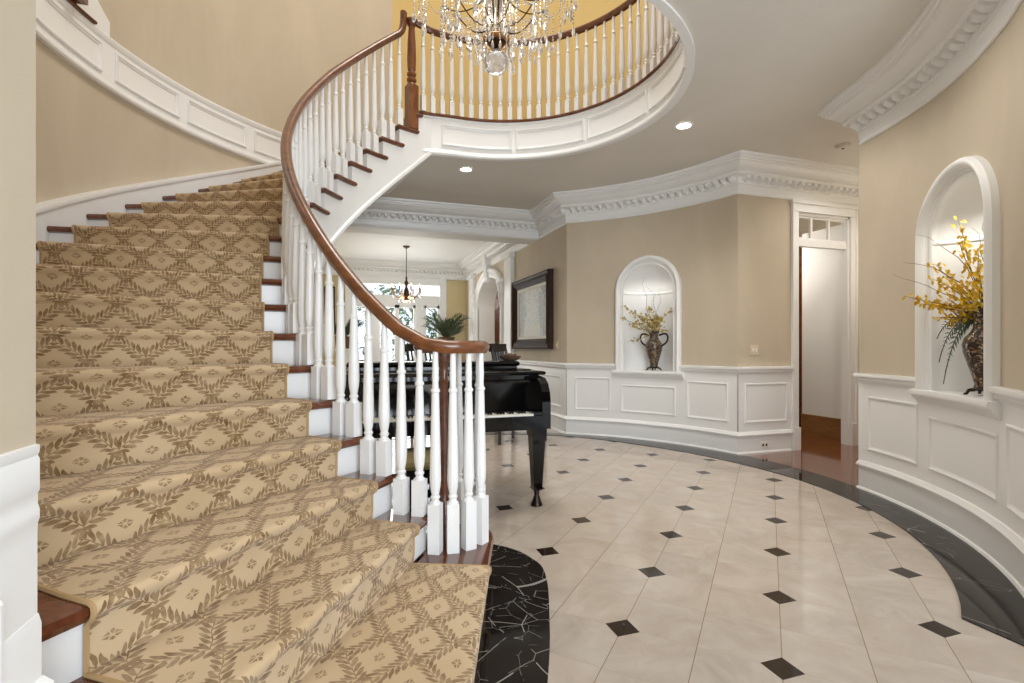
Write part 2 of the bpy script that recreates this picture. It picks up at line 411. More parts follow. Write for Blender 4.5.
# ---- crown, chair rail, baseboard profiles (offset from wall, z)
def crown_prof(zt=ZC, zb=2.93):
    h = (zt-zb)/.37
    P = [(0, 0), (.010, 0), (.018, .008), (.018, .024), (.010, .032), (.016, .045), (.020, .105), (.034, .112), (.036, .124), (.030, .130), (.032, .185), (.108, .190), (.122, .203), (.124, .216), (.114, .228), (.128, .236), (.150, .246), (.182, .272), (.202, .296), (.226, .298), (.230, .312), (.246, .316), (.250, .338), (.268, .344), (.272, .37), (0, .37)]
    return [(o, zb+q*h) for o, q in P]
def dentils(mb, path, zb, step=.098, off=.05):
    L = 0; nxt = step/2
    for p, q in zip(path, path[1:]):
        seg = hypot(q[0]-p[0], q[1]-p[1]); d = ((q[0]-p[0])/seg, (q[1]-p[1])/seg); n = (d[1], -d[0])
        while nxt <= L+seg:
            t = nxt-L
            prof = [(-.030, .062), (.030, .062), (.034, .040), (.030, .016), (.014, .008), (0, -.006), (-.014, .008), (-.030, .016), (-.034, .040)]
            vs = []
            for o, sh, sc_ in ((off-.03, 0, 1), (off+.020, .0, 1), (off+.050, .018, .8)):
                vs += [(p[0]+d[0]*(t+a*sc_)+n[0]*o, p[1]+d[1]*(t+a*sc_)+n[1]*o, zb+b+sh*(b < .05)) for a, b in prof]
            k = len(prof)
            mb.add(vs, [tuple(range(2*k, 3*k))]+[(r*k+i, r*k+(i+1) % k, r*k+k+(i+1) % k, r*k+k+i) for i in range(k) for r in (0, 1)])
            nxt += step
        L += seg
pathR = [(6.95, 3.168), (4.172, 3.168)]+arc(RW, -13.6, -56, 30)[1:]+[(2.905, -2.1)]
pathB = [(-.6, 7.5), (2.905, 7.5), (2.905, 6.444)]+arc(RW, 56, T0, 30)[1:-1]+[(4.174, 4.605), (6.95, 4.605)]
for i, (p, lab) in enumerate(((pathR, 'heavy white crown moulding with scalloped row above the right wall'), (pathB, 'white crown moulding with scalloped row along beam and back wall'))):
    mb = MB(); mb.sweep(p, crown_prof()); dentils(mb, p, 3.062)
    struct(mb, 'trim_%d' % (3+i), 'white', lab, 'crown moulding')

RAIL = [(0, .895), (.012, .895), (.018, .915), (.030, .925), (.030, .945), (.048, .952), (.052, .965), (.048, .982), (.02, .985), (0, .985)]
BASE = [(0, 0), (.034, 0), (.033, .012), (.026, .022), (.018, .024), (.018, .195), (.034, .2), (.036, .215), (.026, .228), (.016, .245), (0, .25)]
# wall_right + wall_back (beige above, white wainscot below)
for nm, sg in (('right', -1), ('back', 1)):
    surf = right; sc = surf.s(sg*35.0); w = .335; hole = (sc, w, .90, 1.945)
    lo, hi = sorted((surf.s(sg*(T0 if sg > 0 else 13.6)), surf.s(sg*56)))
    mb = MB(); wall(mb, surf, lo, hi, .95, 3.3, 44, hole); 
    if sg > 0:
        wall(mb, doorwall, 0, .87, .95, 3.3, 2); wall(mb, doorwall, 1.695, 2.8, .95, 3.3, 2); wall(mb, doorwall, .87, 1.695, 2.80, 3.3, 1)
        mb.box(4.174+.87, 4.174+1.695, 4.605, 4.62, 2.80, 3.3)
    else:
        mb.add([(6.95, 3.19, .95), (4.174, 3.19, .95), (4.174, 3.19, 3.3), (6.95, 3.19, 3.3)], [(0, 1, 2, 3)])
        mb.add([(2.905, 1.37, .95), (2.905, -2.1, .95), (2.905, -2.1, 3.3), (2.905, 1.37, 3.3)], [(0, 1, 2, 3)])
    struct(mb, 'wall_'+nm, 'beige', ('curved beige wall on the right with an arched niche' if sg < 0 else 'curved beige wall at the back with an arched niche beside the side hall'), 'wall')
    # wainscot
    mb = MB(); wall(mb, surf, lo, hi, 0, .95, 44, hole, .006)
    ps = [(15.4, 25.3, .345, .795), (28.1, 41.9, .345, .71), (44.6, 53.9, .345, .795)] if sg > 0 else [(15.6, 26.0, .345, .795), (28.3, 43.2, .345, .72), (45.3, 55.2, .345, .795)]
    for a0, a1, z0, z1 in ps: panel(mb, surf, surf.s(sg*a0), surf.s(sg*a1), z0, z1)
    if sg > 0:
        wall(mb, doorwall, 0, .84, 0, .95, 2, None, .006); panel(mb, doorwall, .09, .70, .345, .795)
    else:
        mb.add([(6.95, 3.196, 0), (4.174, 3.196, 0), (4.174, 3.196, .95), (6.95, 3.196, .95)], [(0, 1, 2, 3)])
        mb.add([(2.899, 1.37, 0), (2.899, -2.1, 0), (2.899, -2.1, .95), (2.899, 1.37, .95)], [(0, 1, 2, 3)])
    # chair rail pieces either side of the niche casing
    if sg > 0:
        mb.sweep([(2.905, 8.80), (2.905, 6.444)]+arc(RW, 56, 43.2, 10)[1:], RAIL)
        mb.sweep(arc(RW, 26.8, T0, 10)[:-1]+[(4.174, 4.605), (4.94, 4.605)], RAIL)
        wall(mb, picwall, 6.444, 8.80, 0, .95, 3, None, .006); panel(mb, picwall, 6.62, 7.5, .345, .795); panel(mb, picwall, 7.6, 8.6, .345, .795)
    else:
        mb.sweep([(6.95, 3.168), (4.172, 3.168)]+arc(RW, -13.6, -26.8, 10)[1:], RAIL)
        mb.sweep(arc(RW, -43.2, -56, 10)+[(2.905, -2.1)], RAIL)
    struct(mb, 'trim_%d' % (5 if sg < 0 else 6), 'white', 'white panelled wainscot of the %s' % ('right wall' if sg < 0 else 'back wall'), 'wainscot')
    mb = MB()
    if sg > 0: mb.sweep([(2.905, 8.80), (2.905, 6.444)]+arc(RW, 56, T0, 30)[1:-1]+[(4.174, 4.605), (4.92, 4.605)], BASE)
    else: mb.sweep([(6.95, 3.168), (4.172, 3.168)]+arc(RW, -13.6, -56, 30)[1:]+[(2.905, -2.1)], BASE)
    struct(mb, 'baseboard_'+nm, 'white', 'tall white baseboard of the %s' % ('right wall' if sg < 0 else 'back wall'), 'baseboard')
    # niche: half-round recess with a shell dome, casing and sill
    a0 = rad(sg*35.0); ex, ey = -sin(a0), cos(a0); nx, ny = cos(a0), sin(a0); ox, oy = pol(RW, a0); D = .30
    def nl(u, z, d): 
        R = RW
        return (ox+ex*u+nx*(d-(RW-sqrt(max(.01, RW*RW-u*u)))), oy+ey*u+ny*(d-(RW-sqrt(max(.01, RW*RW-u*u)))), z)
    mb = MB(); N = 28; rows = []
    for z in [.90, 1.2, 1.6, 1.90]: rows.append([nl(-w*cos(pi*j/N), z, D*sin(pi*j/N)) for j in range(N+1)])
    for q, z in ((1, 1.912), (.972, 1.916), (.966, 1.928), (.978, 1.940), (1, 1.945)): rows.append([nl(-w*q*cos(pi*j/N), z, D*q*sin(pi*j/N)) for j in range(N+1)])
    for i in range(1, 11):
        t = pi/2*i/10; c_ = max(cos(t), .001)
        fl = lambda j: 1-.035*abs(sin(pi*j/N*9))*sin(t*.9+.3)
        rows.append([nl(-w*c_*cos(pi*j/N), 1.945+w*sin(t)*1., D*c_*sin(pi*j/N)*fl(j)) for j in range(N+1)])
    mb.grid(rows, False, True)
    mb.add([nl(-w*cos(pi*j/N), .90, D*sin(pi*j/N)) for j in range(N+1)], [tuple(range(N, -1, -1))])
    CAS = [(-.004, -.04), (-.004, .004), (.006, .012), (.012, .004), (.024, .004), (.032, .018), (.040, .018), (.046, .034), (.060, .052), (.078, .062), (.094, .056), (.102, .040), (.108, .036), (.110, -.01)]
    casing(mb, surf, sc, w, .90, 1.945, CAS)
    SILL = [(0, .80), (.012, .80), (.02, .825), (.045, .845), (.05, .862), (.066, .866), (.07, .885), (.064, .903), (-.02, .903)]
    pth = arc(RW, sg*35+9.0, sg*35-9.0, 16)
    mb.sweep(pth, SILL)
    struct(mb, 'trim_%d' % (7 if sg < 0 else 8), 'white', 'white arched wall niche with a shell dome, casing and sill in the %s' % ('right wall' if sg < 0 else 'back wall'), 'niche', angle=50)

# ---- side hall: door opening with transom, passage beyond
mb = MB(); x0, x1 = 5.03, 5.87
def vcase(mb, xa, xb, z0, z1, dy): mb.box(xa, xb, 4.605-dy, 4.66, z0, z1)
for xa in (4.94, 5.862): 
    vcase(mb, xa, xa+.098, 0, 2.797, .02); vcase(mb, xa+(-.003 if xa < 5.5 else .073), xa+(.025 if xa < 5.5 else .101), 0, 2.893, .036); mb.box(xa-.006, xa+.104, 4.605-.044, 4.66, 0, .27)
vcase(mb, 4.94, 5.96, 2.80, 2.90, .024); mb.box(4.925, 5.975, 4.605-.045, 4.62, 2.895, 2.93)
for xa, xb in ((5.03, 5.06), (5.84, 5.87)): mb.box(xa, xb, 4.61, 4.70, 0, 2.80)
mb.box(5.03, 5.87, 4.61, 4.70, 2.775, 2.80); mb.box(5.06, 5.84, 4.63, 4.70, 2.41, 2.485)
for xm in (5.30, 5.58): mb.box(xm-.014, xm+.014, 4.645, 4.675, 2.485, 2.775)
for za in (2.485, 2.75): mb.box(5.06, 5.84, 4.64, 4.68, za, za+.025)
d1 = struct(mb, 'door_1', 'white', 'tall white cased opening with a three-pane transom in the side hall', 'door', smooth=False)
MB().box(5.06, 5.84, 4.657, 4.661, 2.49, 2.77).build('transom_pane', 'glass', d1)
mb = MB(); mb.box(6.10, 6.16, 4.70, 5.50, 0, 2.8)
struct(mb, 'wall_passage', 'ceilwhite', 'white wall stub seen through the side hall doorway', 'wall', smooth=False)
struct(MB().box(6.08, 6.10, 4.70, 5.50, 0, .27).box(6.075, 6.10, 4.70, 5.50, .255, .275), 'baseboard_passage', 'basewood', 'brown wooden baseboard under the white wall beyond the doorway', 'baseboard', smooth=False)
mb = MB(); mb.box(4.3, 7.0, 8.3, 8.4, 0, 3.3); mb.box(7.0, 7.1, 3.1, 8.4, 0, 3.3); mb.box(4.3, 4.36, 4.9, 8.3, 0, 3.3)
struct(mb, 'wall_hall', 'beige', 'beige walls closing the side hall and the room beyond its door', 'wall', smooth=False)

TC = thing('tall_cabinet', 'dark brown wooden cabinet just visible at the left edge of the side hall doorway', 'cabinet', (6.8, 6.3, 0))
MB().box(6.62, 6.99, 5.75, 6.9, 0, 2.75).build('body', 'tread', TC, smooth=False); MB().box(6.60, 6.62, 5.78, 6.31, .08, 2.68).build('door', 'tread', TC, smooth=False); MB().box(6.60, 6.62, 6.33, 6.87, .08, 2.68).build('door', 'tread', TC, smooth=False); MB().box(6.57, 6.99, 5.70, 6.95, 2.75, 2.85).build('cornice', 'tread', TC, smooth=False)
# ---- beam and long far room with french doors
mb = MB(); mb.box(-.6, 2.905, 7.5, 7.9, 2.92, 3.3)
struct(mb, 'trim_9', 'ceilwhite', 'deep white beam across the opening to the far room', 'beam', smooth=False)
hole = (10.46, .98, 0, 2.12)
ARC_RISE = .58
mb = MB(); wall(mb, picwall, 6.444, 8.8, .95, 3.3, 3); wall(mb, picwall, 8.8, 12.75, 0, 3.3, 20, hole, 0, ARC_RISE)
for s in (-1, 1): pass
struct(mb, 'wall_far_right', 'beige', 'beige wall with the framed painting and the far archway', 'wall')
mb = MB()
rows = []
ZSP = 2.12
for y, z in [(10.46-.98, 0), (10.46-.98, ZSP)]+[(10.46-.98*cos(pi*i/20), ZSP+.98*ARC_RISE*sin(pi*i/20)) for i in range(1, 20)]+[(10.46+.98, ZSP), (10.46+.98, 0)]:
    rows.append([(2.9, y, z), (3.3, y, z)])
mb.grid(rows, False, True)
casing(mb, picwall, 10.46, .98, 0, ZSP, [(0, -.01), (0, .03), (.03, .05), (.10, .05), (.13, .075), (.17, .08), (.20, .06), (.21, 0)], rise=ARC_RISE)
for y0, y1 in ((8.76, 9.18), (11.72, 12.1)):
    mb.box(2.83, 2.905, y0, y1, 0, 2.86); mb.box(2.79, 2.905, y0-.04, y1+.04, 2.86, 2.94); mb.box(2.80, 2.905, y0-.03, y1+.03, 0, .25)
mb.box(2.80, 2.905, 10.37, 10.55, 2.72, 3.0); mb.box(2.83, 2.905, 10.40, 10.52, 2.60, 2.72); mb.box(2.76, 2.905, 10.33, 10.59, 2.97, 3.29)
struct(mb, 'trim_10', 'white', 'white arch with keystone and flanking pilasters on the far right wall', 'archway')
for y in (9.33, 11.56):
    t = thing('column', 'slender white column with leafy capital at the %s side of the far arch' % ('near' if y < 10 else 'far'), 'column', (2.86, y, 0))
    MB().lathe([(.10, 0), (.10, .12), (.085, .14), (.095, .18), (.07, .22), (.072, .6), (.060, 2.02)], 2.86, y).build('shaft', 'white', t)
    mb = MB(); mb.lathe([(.062, 2.02), (.072, 2.03), (.066, 2.06), (.07, 2.12), (.10, 2.24), (.085, 2.26), (.10, 2.36), (.12, 2.44), (.12, 2.46)], 2.86, y, 24, lambda a, z: 1+.10*sin(a*8)*(z > 2.08)); mb.box(2.75, 2.90, y-.13, y+.13, 2.46, 2.53)
    mb.build('capital', 'white', t)
XL = -.62
mb = MB()
for a, b in ((XL, -.02), (2.36, 2.905)): mb.add([(b, 12.75, 0), (a, 12.75, 0), (a, 12.75, 3.3), (b, 12.75, 3.3)], [(0, 1, 2, 3)])
mb.add([(XL, 7.4, 0), (XL, 12.75, 0), (XL, 12.75, 3.3), (XL, 7.4, 3.3)], [(3, 2, 1, 0)])
struct(mb, 'wall_far', 'straw', 'straw yellow end wall beside the french doors', 'wall', smooth=False)
mb = MB(); y = 12.72
mb.box(-.02, 2.36, y, 12.85, 2.76, 3.3); mb.box(-.02, 2.36, y, 12.85, 2.26, 2.50)
for a, b, zt in ((-.05, .11, 3.), (.52, .71, 2.3), (1.62, 1.83, 2.3), (2.22, 2.39, 3.)): mb.box(a, b, y-.03, 12.85, 0, zt)
mb.box(-.1, .11, y-.05, 12.8, 0, .25); mb.box(2.22, 2.42, y-.05, 12.8, 0, .25); mb.box(-.05, 2.39, y-.05, 12.8, 2.98, 3.06)
wd = struct(mb, 'door_2', 'white', 'white french doors with sidelights and a long transom at the end of the far room', 'door', smooth=False)
for a, b in ((.11, .52), (.71, 1.62), (1.83, 2.22)):
    mb = MB(); f = .055
    for q0, q1 in (((a, b) if b-a < .6 else (a, (a+b)/2)), ((a, a) if b-a < .6 else ((a+b)/2, b))):
        if q1 <= q0: continue
        mb.box(q0, q0+f, y+.02, y+.06, .02, 2.26); mb.box(q1-f, q1, y+.02, y+.06, .02, 2.26); mb.box(q0, q1, y+.02, y+.06, 2.19, 2.26); mb.box(q0, q1, y+.02, y+.06, .02, .24)
    mb.build('door_leaf', 'white', wd, smooth=False)
    MB().box(a+.03, b-.03, y+.038, y+.042, .2, 2.22).build('pane', 'glass', wd, smooth=False)
MB().box(.11, 2.22, y+.038, y+.042, 2.50, 2.76).build('transom_pane', 'glass', wd, smooth=False)
mb = MB(); p = [(XL, 7.9), (XL, 12.72), (2.905, 12.72), (2.905, 7.9)]; mb.sweep(p, crown_prof()); dentils(mb, p, 3.062)
struct(mb, 'trim_11', 'white', 'white crown moulding around the far room', 'crown moulding')
struct(MB().box(XL-.1, 2.905, 7.9, 12.9, 3.3, 3.4), 'ceiling', 'ceilwhite', 'white ceiling of the far room', 'ceiling', smooth=False)
mb = MB(); mb.box(5.9, 6.0, 8.4, 12.9, 0, 3.3); mb.box(2.95, 3.98, 12.85, 12.9, 0, 3.3); mb.box(4.9, 6.0, 12.85, 12.9, 0, 3.3); mb.box(3.98, 4.9, 12.85, 12.9, 0, .4); mb.box(3.98, 4.9, 12.85, 12.9, 2.35, 3.3); mb.box(2.95, 6, 8.42, 8.47, 0, 3.3); mb.box(2.91, 6, 8.4, 12.9, 3.3, 3.35)
struct(mb, 'wall_arch_room', 'beige', 'walls of the room seen through the far arch, with a bright window', 'wall', smooth=False)
mb = MB()
for xx in (3.96, 4.41, 4.86): mb.box(xx, xx+.05, 12.82, 12.89, .4, 2.35)
for zz in (.4, 1.38, 2.3): mb.box(3.98, 4.9, 12.83, 12.88, zz, zz+.05)
wn_ = struct(mb, 'window_1', 'white', 'bright window in the room beyond the far arch', 'window', smooth=False)
MB().box(4.0, 4.88, 12.855, 12.86, .42, 2.33).build('pane', 'glass', wn_, smooth=False)

# ---- ceiling with the round opening, upper floor slab
def ray_rect(a, x0, x1, y0, y1, c=(CX, CY)):
    t = 1e9
    for d, o, lo, hi in ((cos(a), c[0], x0, x1), (sin(a), c[1], y0, y1)):
        if d > 1e-9: t = min(t, (hi-o)/d)
        elif d < -1e-9: t = min(t, (lo-o)/d)
    return (c[0]+t*cos(a), c[1]+t*sin(a))
def rring(t):                    # opening edge as radius about the stair axis; joins the stair string at the newel
    a = rad(t); dx, dy = BX-CX, BY-CY; bq = dx*cos(a)+dy*sin(a); r = bq+sqrt(bq*bq-dx*dx-dy*dy+BR*BR)
    f = max(0, min(1, (t-92)/(109.5-92))); f = f*f*(3-2*f)
    return r+(1.60-r)*f
for z, nm, mt, lab in ((ZC, 'ceiling', 'ceil', 'greige ceiling with a large round opening'), (Z2-.02, 'floor', 'plank', 'upper floor around the round opening')):
    mb = MB(); R = (-3.4, 7.1, -2.2, 8.0); th = [109.7-2.285*i for i in range(0, 97)]
    mb.grid([[(*pol(rring(t)+.03, rad(t)), z), (*ray_rect(rad(t), *R), z)] for t in th])
    th = [109.7+3.5*i for i in range(0, 42)]
    mb.grid([[(*pol(3.25, rad(t)), z), (*ray_rect(rad(t), *R), z)] for t in th], False, True)
    struct(mb, nm, mt, lab, 'ceiling' if nm == 'ceiling' else 'floor', smooth=False)
# fascia of the opening
TH = [109.6-2*i for i in range(0, 106)]
path = [pol(rring(t), rad(t)) for t in TH]
mb = MB(); FP = [(0, 3.285), (.020, 3.285), (.028, 3.30), (.022, 3.325), (.010, 3.34), (.004, 3.35), (.004, 3.665), (.018, 3.675), (.018, 3.692), (-.04, 3.692), (-.04, 3.285)]
mb.sweep(path, FP)
fasc = FlatSurf((0, 0), (1, 0), (0, 1))
class RingSurf:
    def __call__(s, t, z, d=0): x, y = pol(rring(t)-d-.004, rad(t)); return (x, y, z)
def ring_panel(t0, t1, z0, z1):
    rows = []; rr = RingSurf(); n = 14
    for a_, d in PANEL:
        k = deg(a_/1.46); x0, x1, y0, y1 = t0-k, t1+k, z0+a_, z1-a_
        pts = [(x0+(x1-x0)*i/n, y0) for i in range(n)]+[(x1, y0), (x1, y1)]+[(x1+(x0-x1)*i/n, y1) for i in range(1, n)]+[(x0, y1)]
        rows.append([rr(u, z, d) for u, z in pts])
    mb.grid(rows, True)
for i in range(6): ring_panel(98.5-31*i, 69-31*i, 3.39, 3.62)
struct(mb, 'trim_12', 'white', 'white panelled fascia of the round ceiling opening', 'fascia')

# ---- stair outer wall, near-left wall, upper walls and dome
wo = ArcSurf(3.20)
mb = MB()
wall(mb, wo, wo.s(118), wo.s(235.6), 0, 3.3, 60); wall(mb, wo, wo.s(101), wo.s(164.2), 3.29, 7.2, 40); wall(mb, wo, wo.s(164.2), wo.s(192), 5.9, 7.2, 12); wall(mb, wo, wo.s(192), wo.s(262), 3.3, 7.2, 30)
e_ = wo(wo.s(118), 0); mb.add([(e_[0], e_[1], 0), (-.62, 7.5, 0), (-.62, 7.5, 3.3), (e_[0], e_[1], 3.3)], [(0, 1, 2, 3)])
struct(mb, 'wall_stair', 'beige', 'tall curved beige wall rising beside the stair', 'wall')
mb = MB(); wall(mb, wo, wo.s(-98), wo.s(36), 3.7, 7.2, 60)
struct(mb, 'wall_upper', 'beige', 'beige curved wall of the upper hall at the right of the balcony', 'wall')
mb = MB(); wall(mb, wo, wo.s(36), wo.s(101), 3.7, 7.2, 30)
struct(mb, 'wall_upper', 'mustard', 'mustard yellow curved wall of the upper hall behind the balcony', 'wall')
mb = MB(); mb.box(-4.4, -4.3, 2.0, 6.5, 3.3, 7.2); mb.box(-4.4, -1.8, 6.4, 6.5, 3.3, 7.2); mb.box(-4.4, -1.8, 1.9, 2.0, 3.3, 7.2); mb.box(-4.4, -2.06, 1.9, 6.5, 3.55, 3.68)
struct(mb, 'wall_landing', 'beige', 'walls of the upper landing behind the stair wall opening', 'wall', smooth=False)
mb = MB(); mb.grid([[(*pol(r, rad(4*i)), z) for i in range(91)] for r, z in ((3.22, 7.2), (2.6, 7.75), (1.7, 8.05), (1.3, 8.1))])
struct(mb, 'ceiling', 'ceilwhite', 'white domed ceiling high over the round hall', 'ceiling')
# band of panels on the stair wall at upper floor level
mb = MB(); bp = [pol(3.20, rad(t)) for t in range(116, 201, 2)][::-1]
mb.sweep(bp, [(0, 3.285), (.034, 3.285), (.042, 3.30), (.036, 3.325), (.022, 3.335), (.018, 3.345), (.018, 3.65), (.03, 3.665), (.034, 3.70), (.026, 3.712), (0, 3.715)])
bs = ArcSurf(3.182)
for t0, t1 in ((120.8, 133.3), (135.0, 147.2), (148.8, 161.0), (163.4, 176.0), (178.0, 190.5)): panel(mb, bs, bs.s(t0), bs.s(t1), 3.385, 3.62)
# white shoulder where a further flight starts
sh = [(162.0, 3.70), (162.0, 3.84), (165.2, 3.97), (171, 4.2), (171, 3.70)]
mb.grid([[bs(bs.s(t), 3.70, -.02), bs(bs.s(t), zt, -.02), bs(bs.s(t), zt, .006), bs(bs.s(t), 3.70, .006)] for t, zt in ((162.0, 3.83), (163.2, 3.88), (164.5, 3.94), (166.5, 4.03), (169, 4.13), (173, 4.3))], True)
struct(mb, 'trim_13', 'white', 'white panelled band around the stair wall at upper floor level', 'band')
t = thing('landing_post', 'brown wooden newel and cap at the upper landing, top left corner', 'newel post', (*pol(3.12, rad(170)), 3.70))
mb = MB(); mb.sweep([pol(3.172, rad(q)) for q in range(196, 164, -1)], [(.0, 3.708), (.022, 3.708), (.028, 3.72), (.022, 3.732), (0, 3.732)]); mb.build('cap', 'tread', t)
x, y = pol(3.12, rad(169.3)); MB().box(x-.045, x+.045, y-.045, y+.045, 3.737, 4.0).lathe([(.045, 4.0), (.05, 4.02), (.03, 4.05), (.045, 4.15), (.03, 4.6)], x, y).build('post', 'tread', t)
# near-left wall with wainscot
mb = MB(); mb.box(-.80, -.602, -2.1, 1.275, 0, 7.0)
struct(mb, 'wall_left', 'beige', 'plain beige wall edge close on the left', 'wall', smooth=False)
mb = MB(); lw = FlatSurf((-.60, 0), (0, 1), (1, 0)); p = [(-.78, 1.275), (-.60, 1.275), (-.60, -2.1)][::-1]
p = [(-.602, -2.1), (-.602, 1.274)]
LR = [(0, .82), (.003, .82), (.004, .845), (.007, .855), (.007, .872), (.004, .884), (.004, .905), (.007, .912), (.007, .935), (.007, .975), (.004, .982), (.007, .99), (.007, 1.003), (0, 1.005)]
mb.sweep(p, LR); mb.sweep(p, [(0, 0), (.003, 0), (.003, .84), (0, .84)]); mb.sweep([(-.602, 1.0), (-.602, 1.276)], [(0, 0), (.009, 0), (.009, .64), (.004, .66), (0, .66)]); mb.sweep([(-.602, 1.06), (-.602, 1.278)], [(0, 0), (.045, 0), (.045, .49), (.03, .505), (.03, .515), (.012, .53), (0, .53)]); panel(mb, FlatSurf((-.603, 0), (0, 1), (1, 0)), .2, 1.15, .33, .745); panel(mb, FlatSurf((-.603, 0), (0, 1), (1, 0)), -.9, .1, .33, .745)
mb.sweep(p, BASE)
struct(mb, 'trim_14', 'white', 'white chair rail and panelling on the near left wall', 'wainscot')
# front (behind the camera): wall with tall glazed entrance
mb = MB(); mb.box(-.8, .0, -2.2, -2.1, 0, 7.0); mb.box(2.3, 3.0, -2.2, -2.1, 0, 7.0); mb.box(0, 2.3, -2.2, -2.1, 2.9, 3.6)
mb.box(2.905, 3.0, -2.2, 1.37, 0, 3.3)
struct(mb, 'wall_front', 'beige', 'entrance wall behind the viewpoint', 'wall', smooth=False)

# ------------------------------------------------------------------ staircase
ST = thing('staircase', 'curved white staircase with brown wooden treads and handrail sweeping up to the balcony', 'staircase', (.5, 2.73, 0))
PXc, PYc = .50, 2.73             # volute axis
RI, RO = 1.565, 3.19
def sector(R0, R1, a0, a1, n=4):
    return [pol(R0, a0+(a1-a0)*i/n) for i in range(n+1)]+[pol(R1, a1+(a0-a1)*i/n) for i in range(n+1)]
def rounded_slab(mb, pts, z0, z1):
    """slab with a half-round edge"""
    n = len(pts); zc = (z0+z1)/2; h = (z1-z0)/2
    nr = []
    for i in range(n):
        a, p, b = pts[i-1], pts[i], pts[(i+1) % n]
        def dr(u, v): L = hypot(v[0]-u[0], v[1]-u[1]) or 1; return ((v[0]-u[0])/L, (v[1]-u[1])/L)
        d0, d1 = dr(a, p), dr(p, b); mx_, my = d0[1]+d1[1], -d0[0]-d1[0]; k = 2/max(.5, mx_*mx_+my*my); nr.append((mx_*k, my*k))
    rows = []
    for t in (-90, -50, 0, 50, 90):
        rows.append([(p[0]-q[0]*h*(1-cos(rad(t))), p[1]-q[1]*h*(1-cos(rad(t))), zc+h*sin(rad(t))) for p, q in zip(pts, nr)])
    o = len(mb.v); mb.grid(rows, True); mb.f.append(tuple(range(o+n-1, o-1, -1))); mb.f.append(tuple(range(o+4*n, o+5*n)))
def ccw(pts):
    A = sum(a[0]*b[1]-b[0]*a[1] for a, b in zip(pts, pts[1:]+pts[:1])); return pts if A > 0 else pts[::-1]
for k in range(1, 21):
    z = k*RISE-.009; a0 = ang(k); a1 = ang(k+1)-.03/2.2
    if k == 1:
        pts = [pol(3.3, ang(1))]+[(PXc+.273*cos(rad(t)), PYc+.273*sin(rad(t))) for t in range(-22, 201, 12)]+[pol(1.60, rad(236.5)), pol(1.62, a1), pol(3.3, a1)]
        mb = MB(); rounded_slab(mb, ccw(pts), z-.047, z); mb.build('tread', 'tread', ST)
        ins = [pol(3.28, ang(1)-.012)]+[(PXc+.245*cos(rad(t)), PYc+.245*sin(rad(t))) for t in range(-22, 201, 12)]+[pol(1.61, rad(236.5)), pol(1.62, a1), pol(3.28, a1)]
        MB().prism(ccw(ins), 0, z-.047).build('riser', 'tread', ST)
        continue
    if k == 20: a1 = rad(106)
    if k == 19: a1 = rad(107.6)
    ro = 3.185
    mb = MB(); rounded_slab(mb, ccw(sector(1.54, ro, a0, a1-(.06/1.6 if k < 19 else .0), 5)), z-.047, z); mb.build('tread', 'tread', ST, smooth=True)
    # riser, set back under the nosing
    mb = MB(); zb = (k-1)*RISE-.009
    def rp(R, o): return pol(R, a0-o/R)
    rr = [1.565, 1.8, 2.2, 2.6, 3.0, 3.18]
    mb.grid([[(*rp(R, .03), zb), (*rp(R, .03), z-.047)] for R in rr]); mb.grid([[(*rp(R, .05), zb), (*rp(R, .05), z-.047)] for R in rr], False, True)
    mb.build('riser', 'white', ST)
# inner string: stepped top, swept bottom, soffit
mb = MB(); cols = []
for k in range(1, 20):
    a0 = ang(k)-.03/1.6 if k > 1 else rad(243); a1 = ang(k+1)-.03/1.6
    for i in range(4): cols.append((a0+(a1-a0)*i/3, k*RISE-.04))
cols += [(rad(109.6-.6*i), 3.66) for i in range(0, 13)]; DEP = .60
RIa = lambda a: min(RI, rring(deg(a))-.001)
zbot = lambda a: max(.001, zline(a)-DEP) if zline(a) < 3.66 else ZC-.01
def zb_(a): return min(max(.001, zline(a)-DEP), 3.285)
mb.grid([[(*pol(RIa(a), a), z), (*pol(RIa(a), a), zb_(a)+.0)] for a, z in cols], False, True)
mb.grid([[(*pol(RIa(a)-.018, a), zb_(a)-.005), (*pol(RIa(a)-.018, a), zb_(a)+.028), (*pol(RIa(a)-.006, a), zb_(a)+.045), (*pol(RIa(a), a), zb_(a)+.05)] for a, z in cols], False, False)
mb.grid([[(*pol(RIa(a)-.018, a), zb_(a)-.005), (*pol(RIa(a)+.05, a), zb_(a)-.005)] for a, z in cols], False, True)
mb.build('string', 'white', ST)
mb = MB(); mb.grid([[(*pol(RI+.03, rad(t)), zb_(rad(t))), (*pol(RO, rad(t)), zb_(rad(t)))] for t in [228-2.0*i for i in range(64)]], False, True)
mb.build('soffit', 'ceilwhite', ST)
# wall skirt
mb = MB(); rows = []
for i in range(66):
    t = 232.4-2*i; a = rad(t); zt = zline(a)+.125; zz = max(0, zline(a)-.30)
    if t < 112: break
    rows.append([(*pol(3.132, a), zz), (*pol(3.132, a), zt-.045), (*pol(3.122, a), zt-.04), (*pol(3.115, a), zt-.02), (*pol(3.119, a), zt), (*pol(3.20, a), zt+.004), (*pol(3.2, a), zz)])
mb.grid(rows, True); mb.f.append(tuple(range(7))); mb.build('skirt_board', 'white', ST)
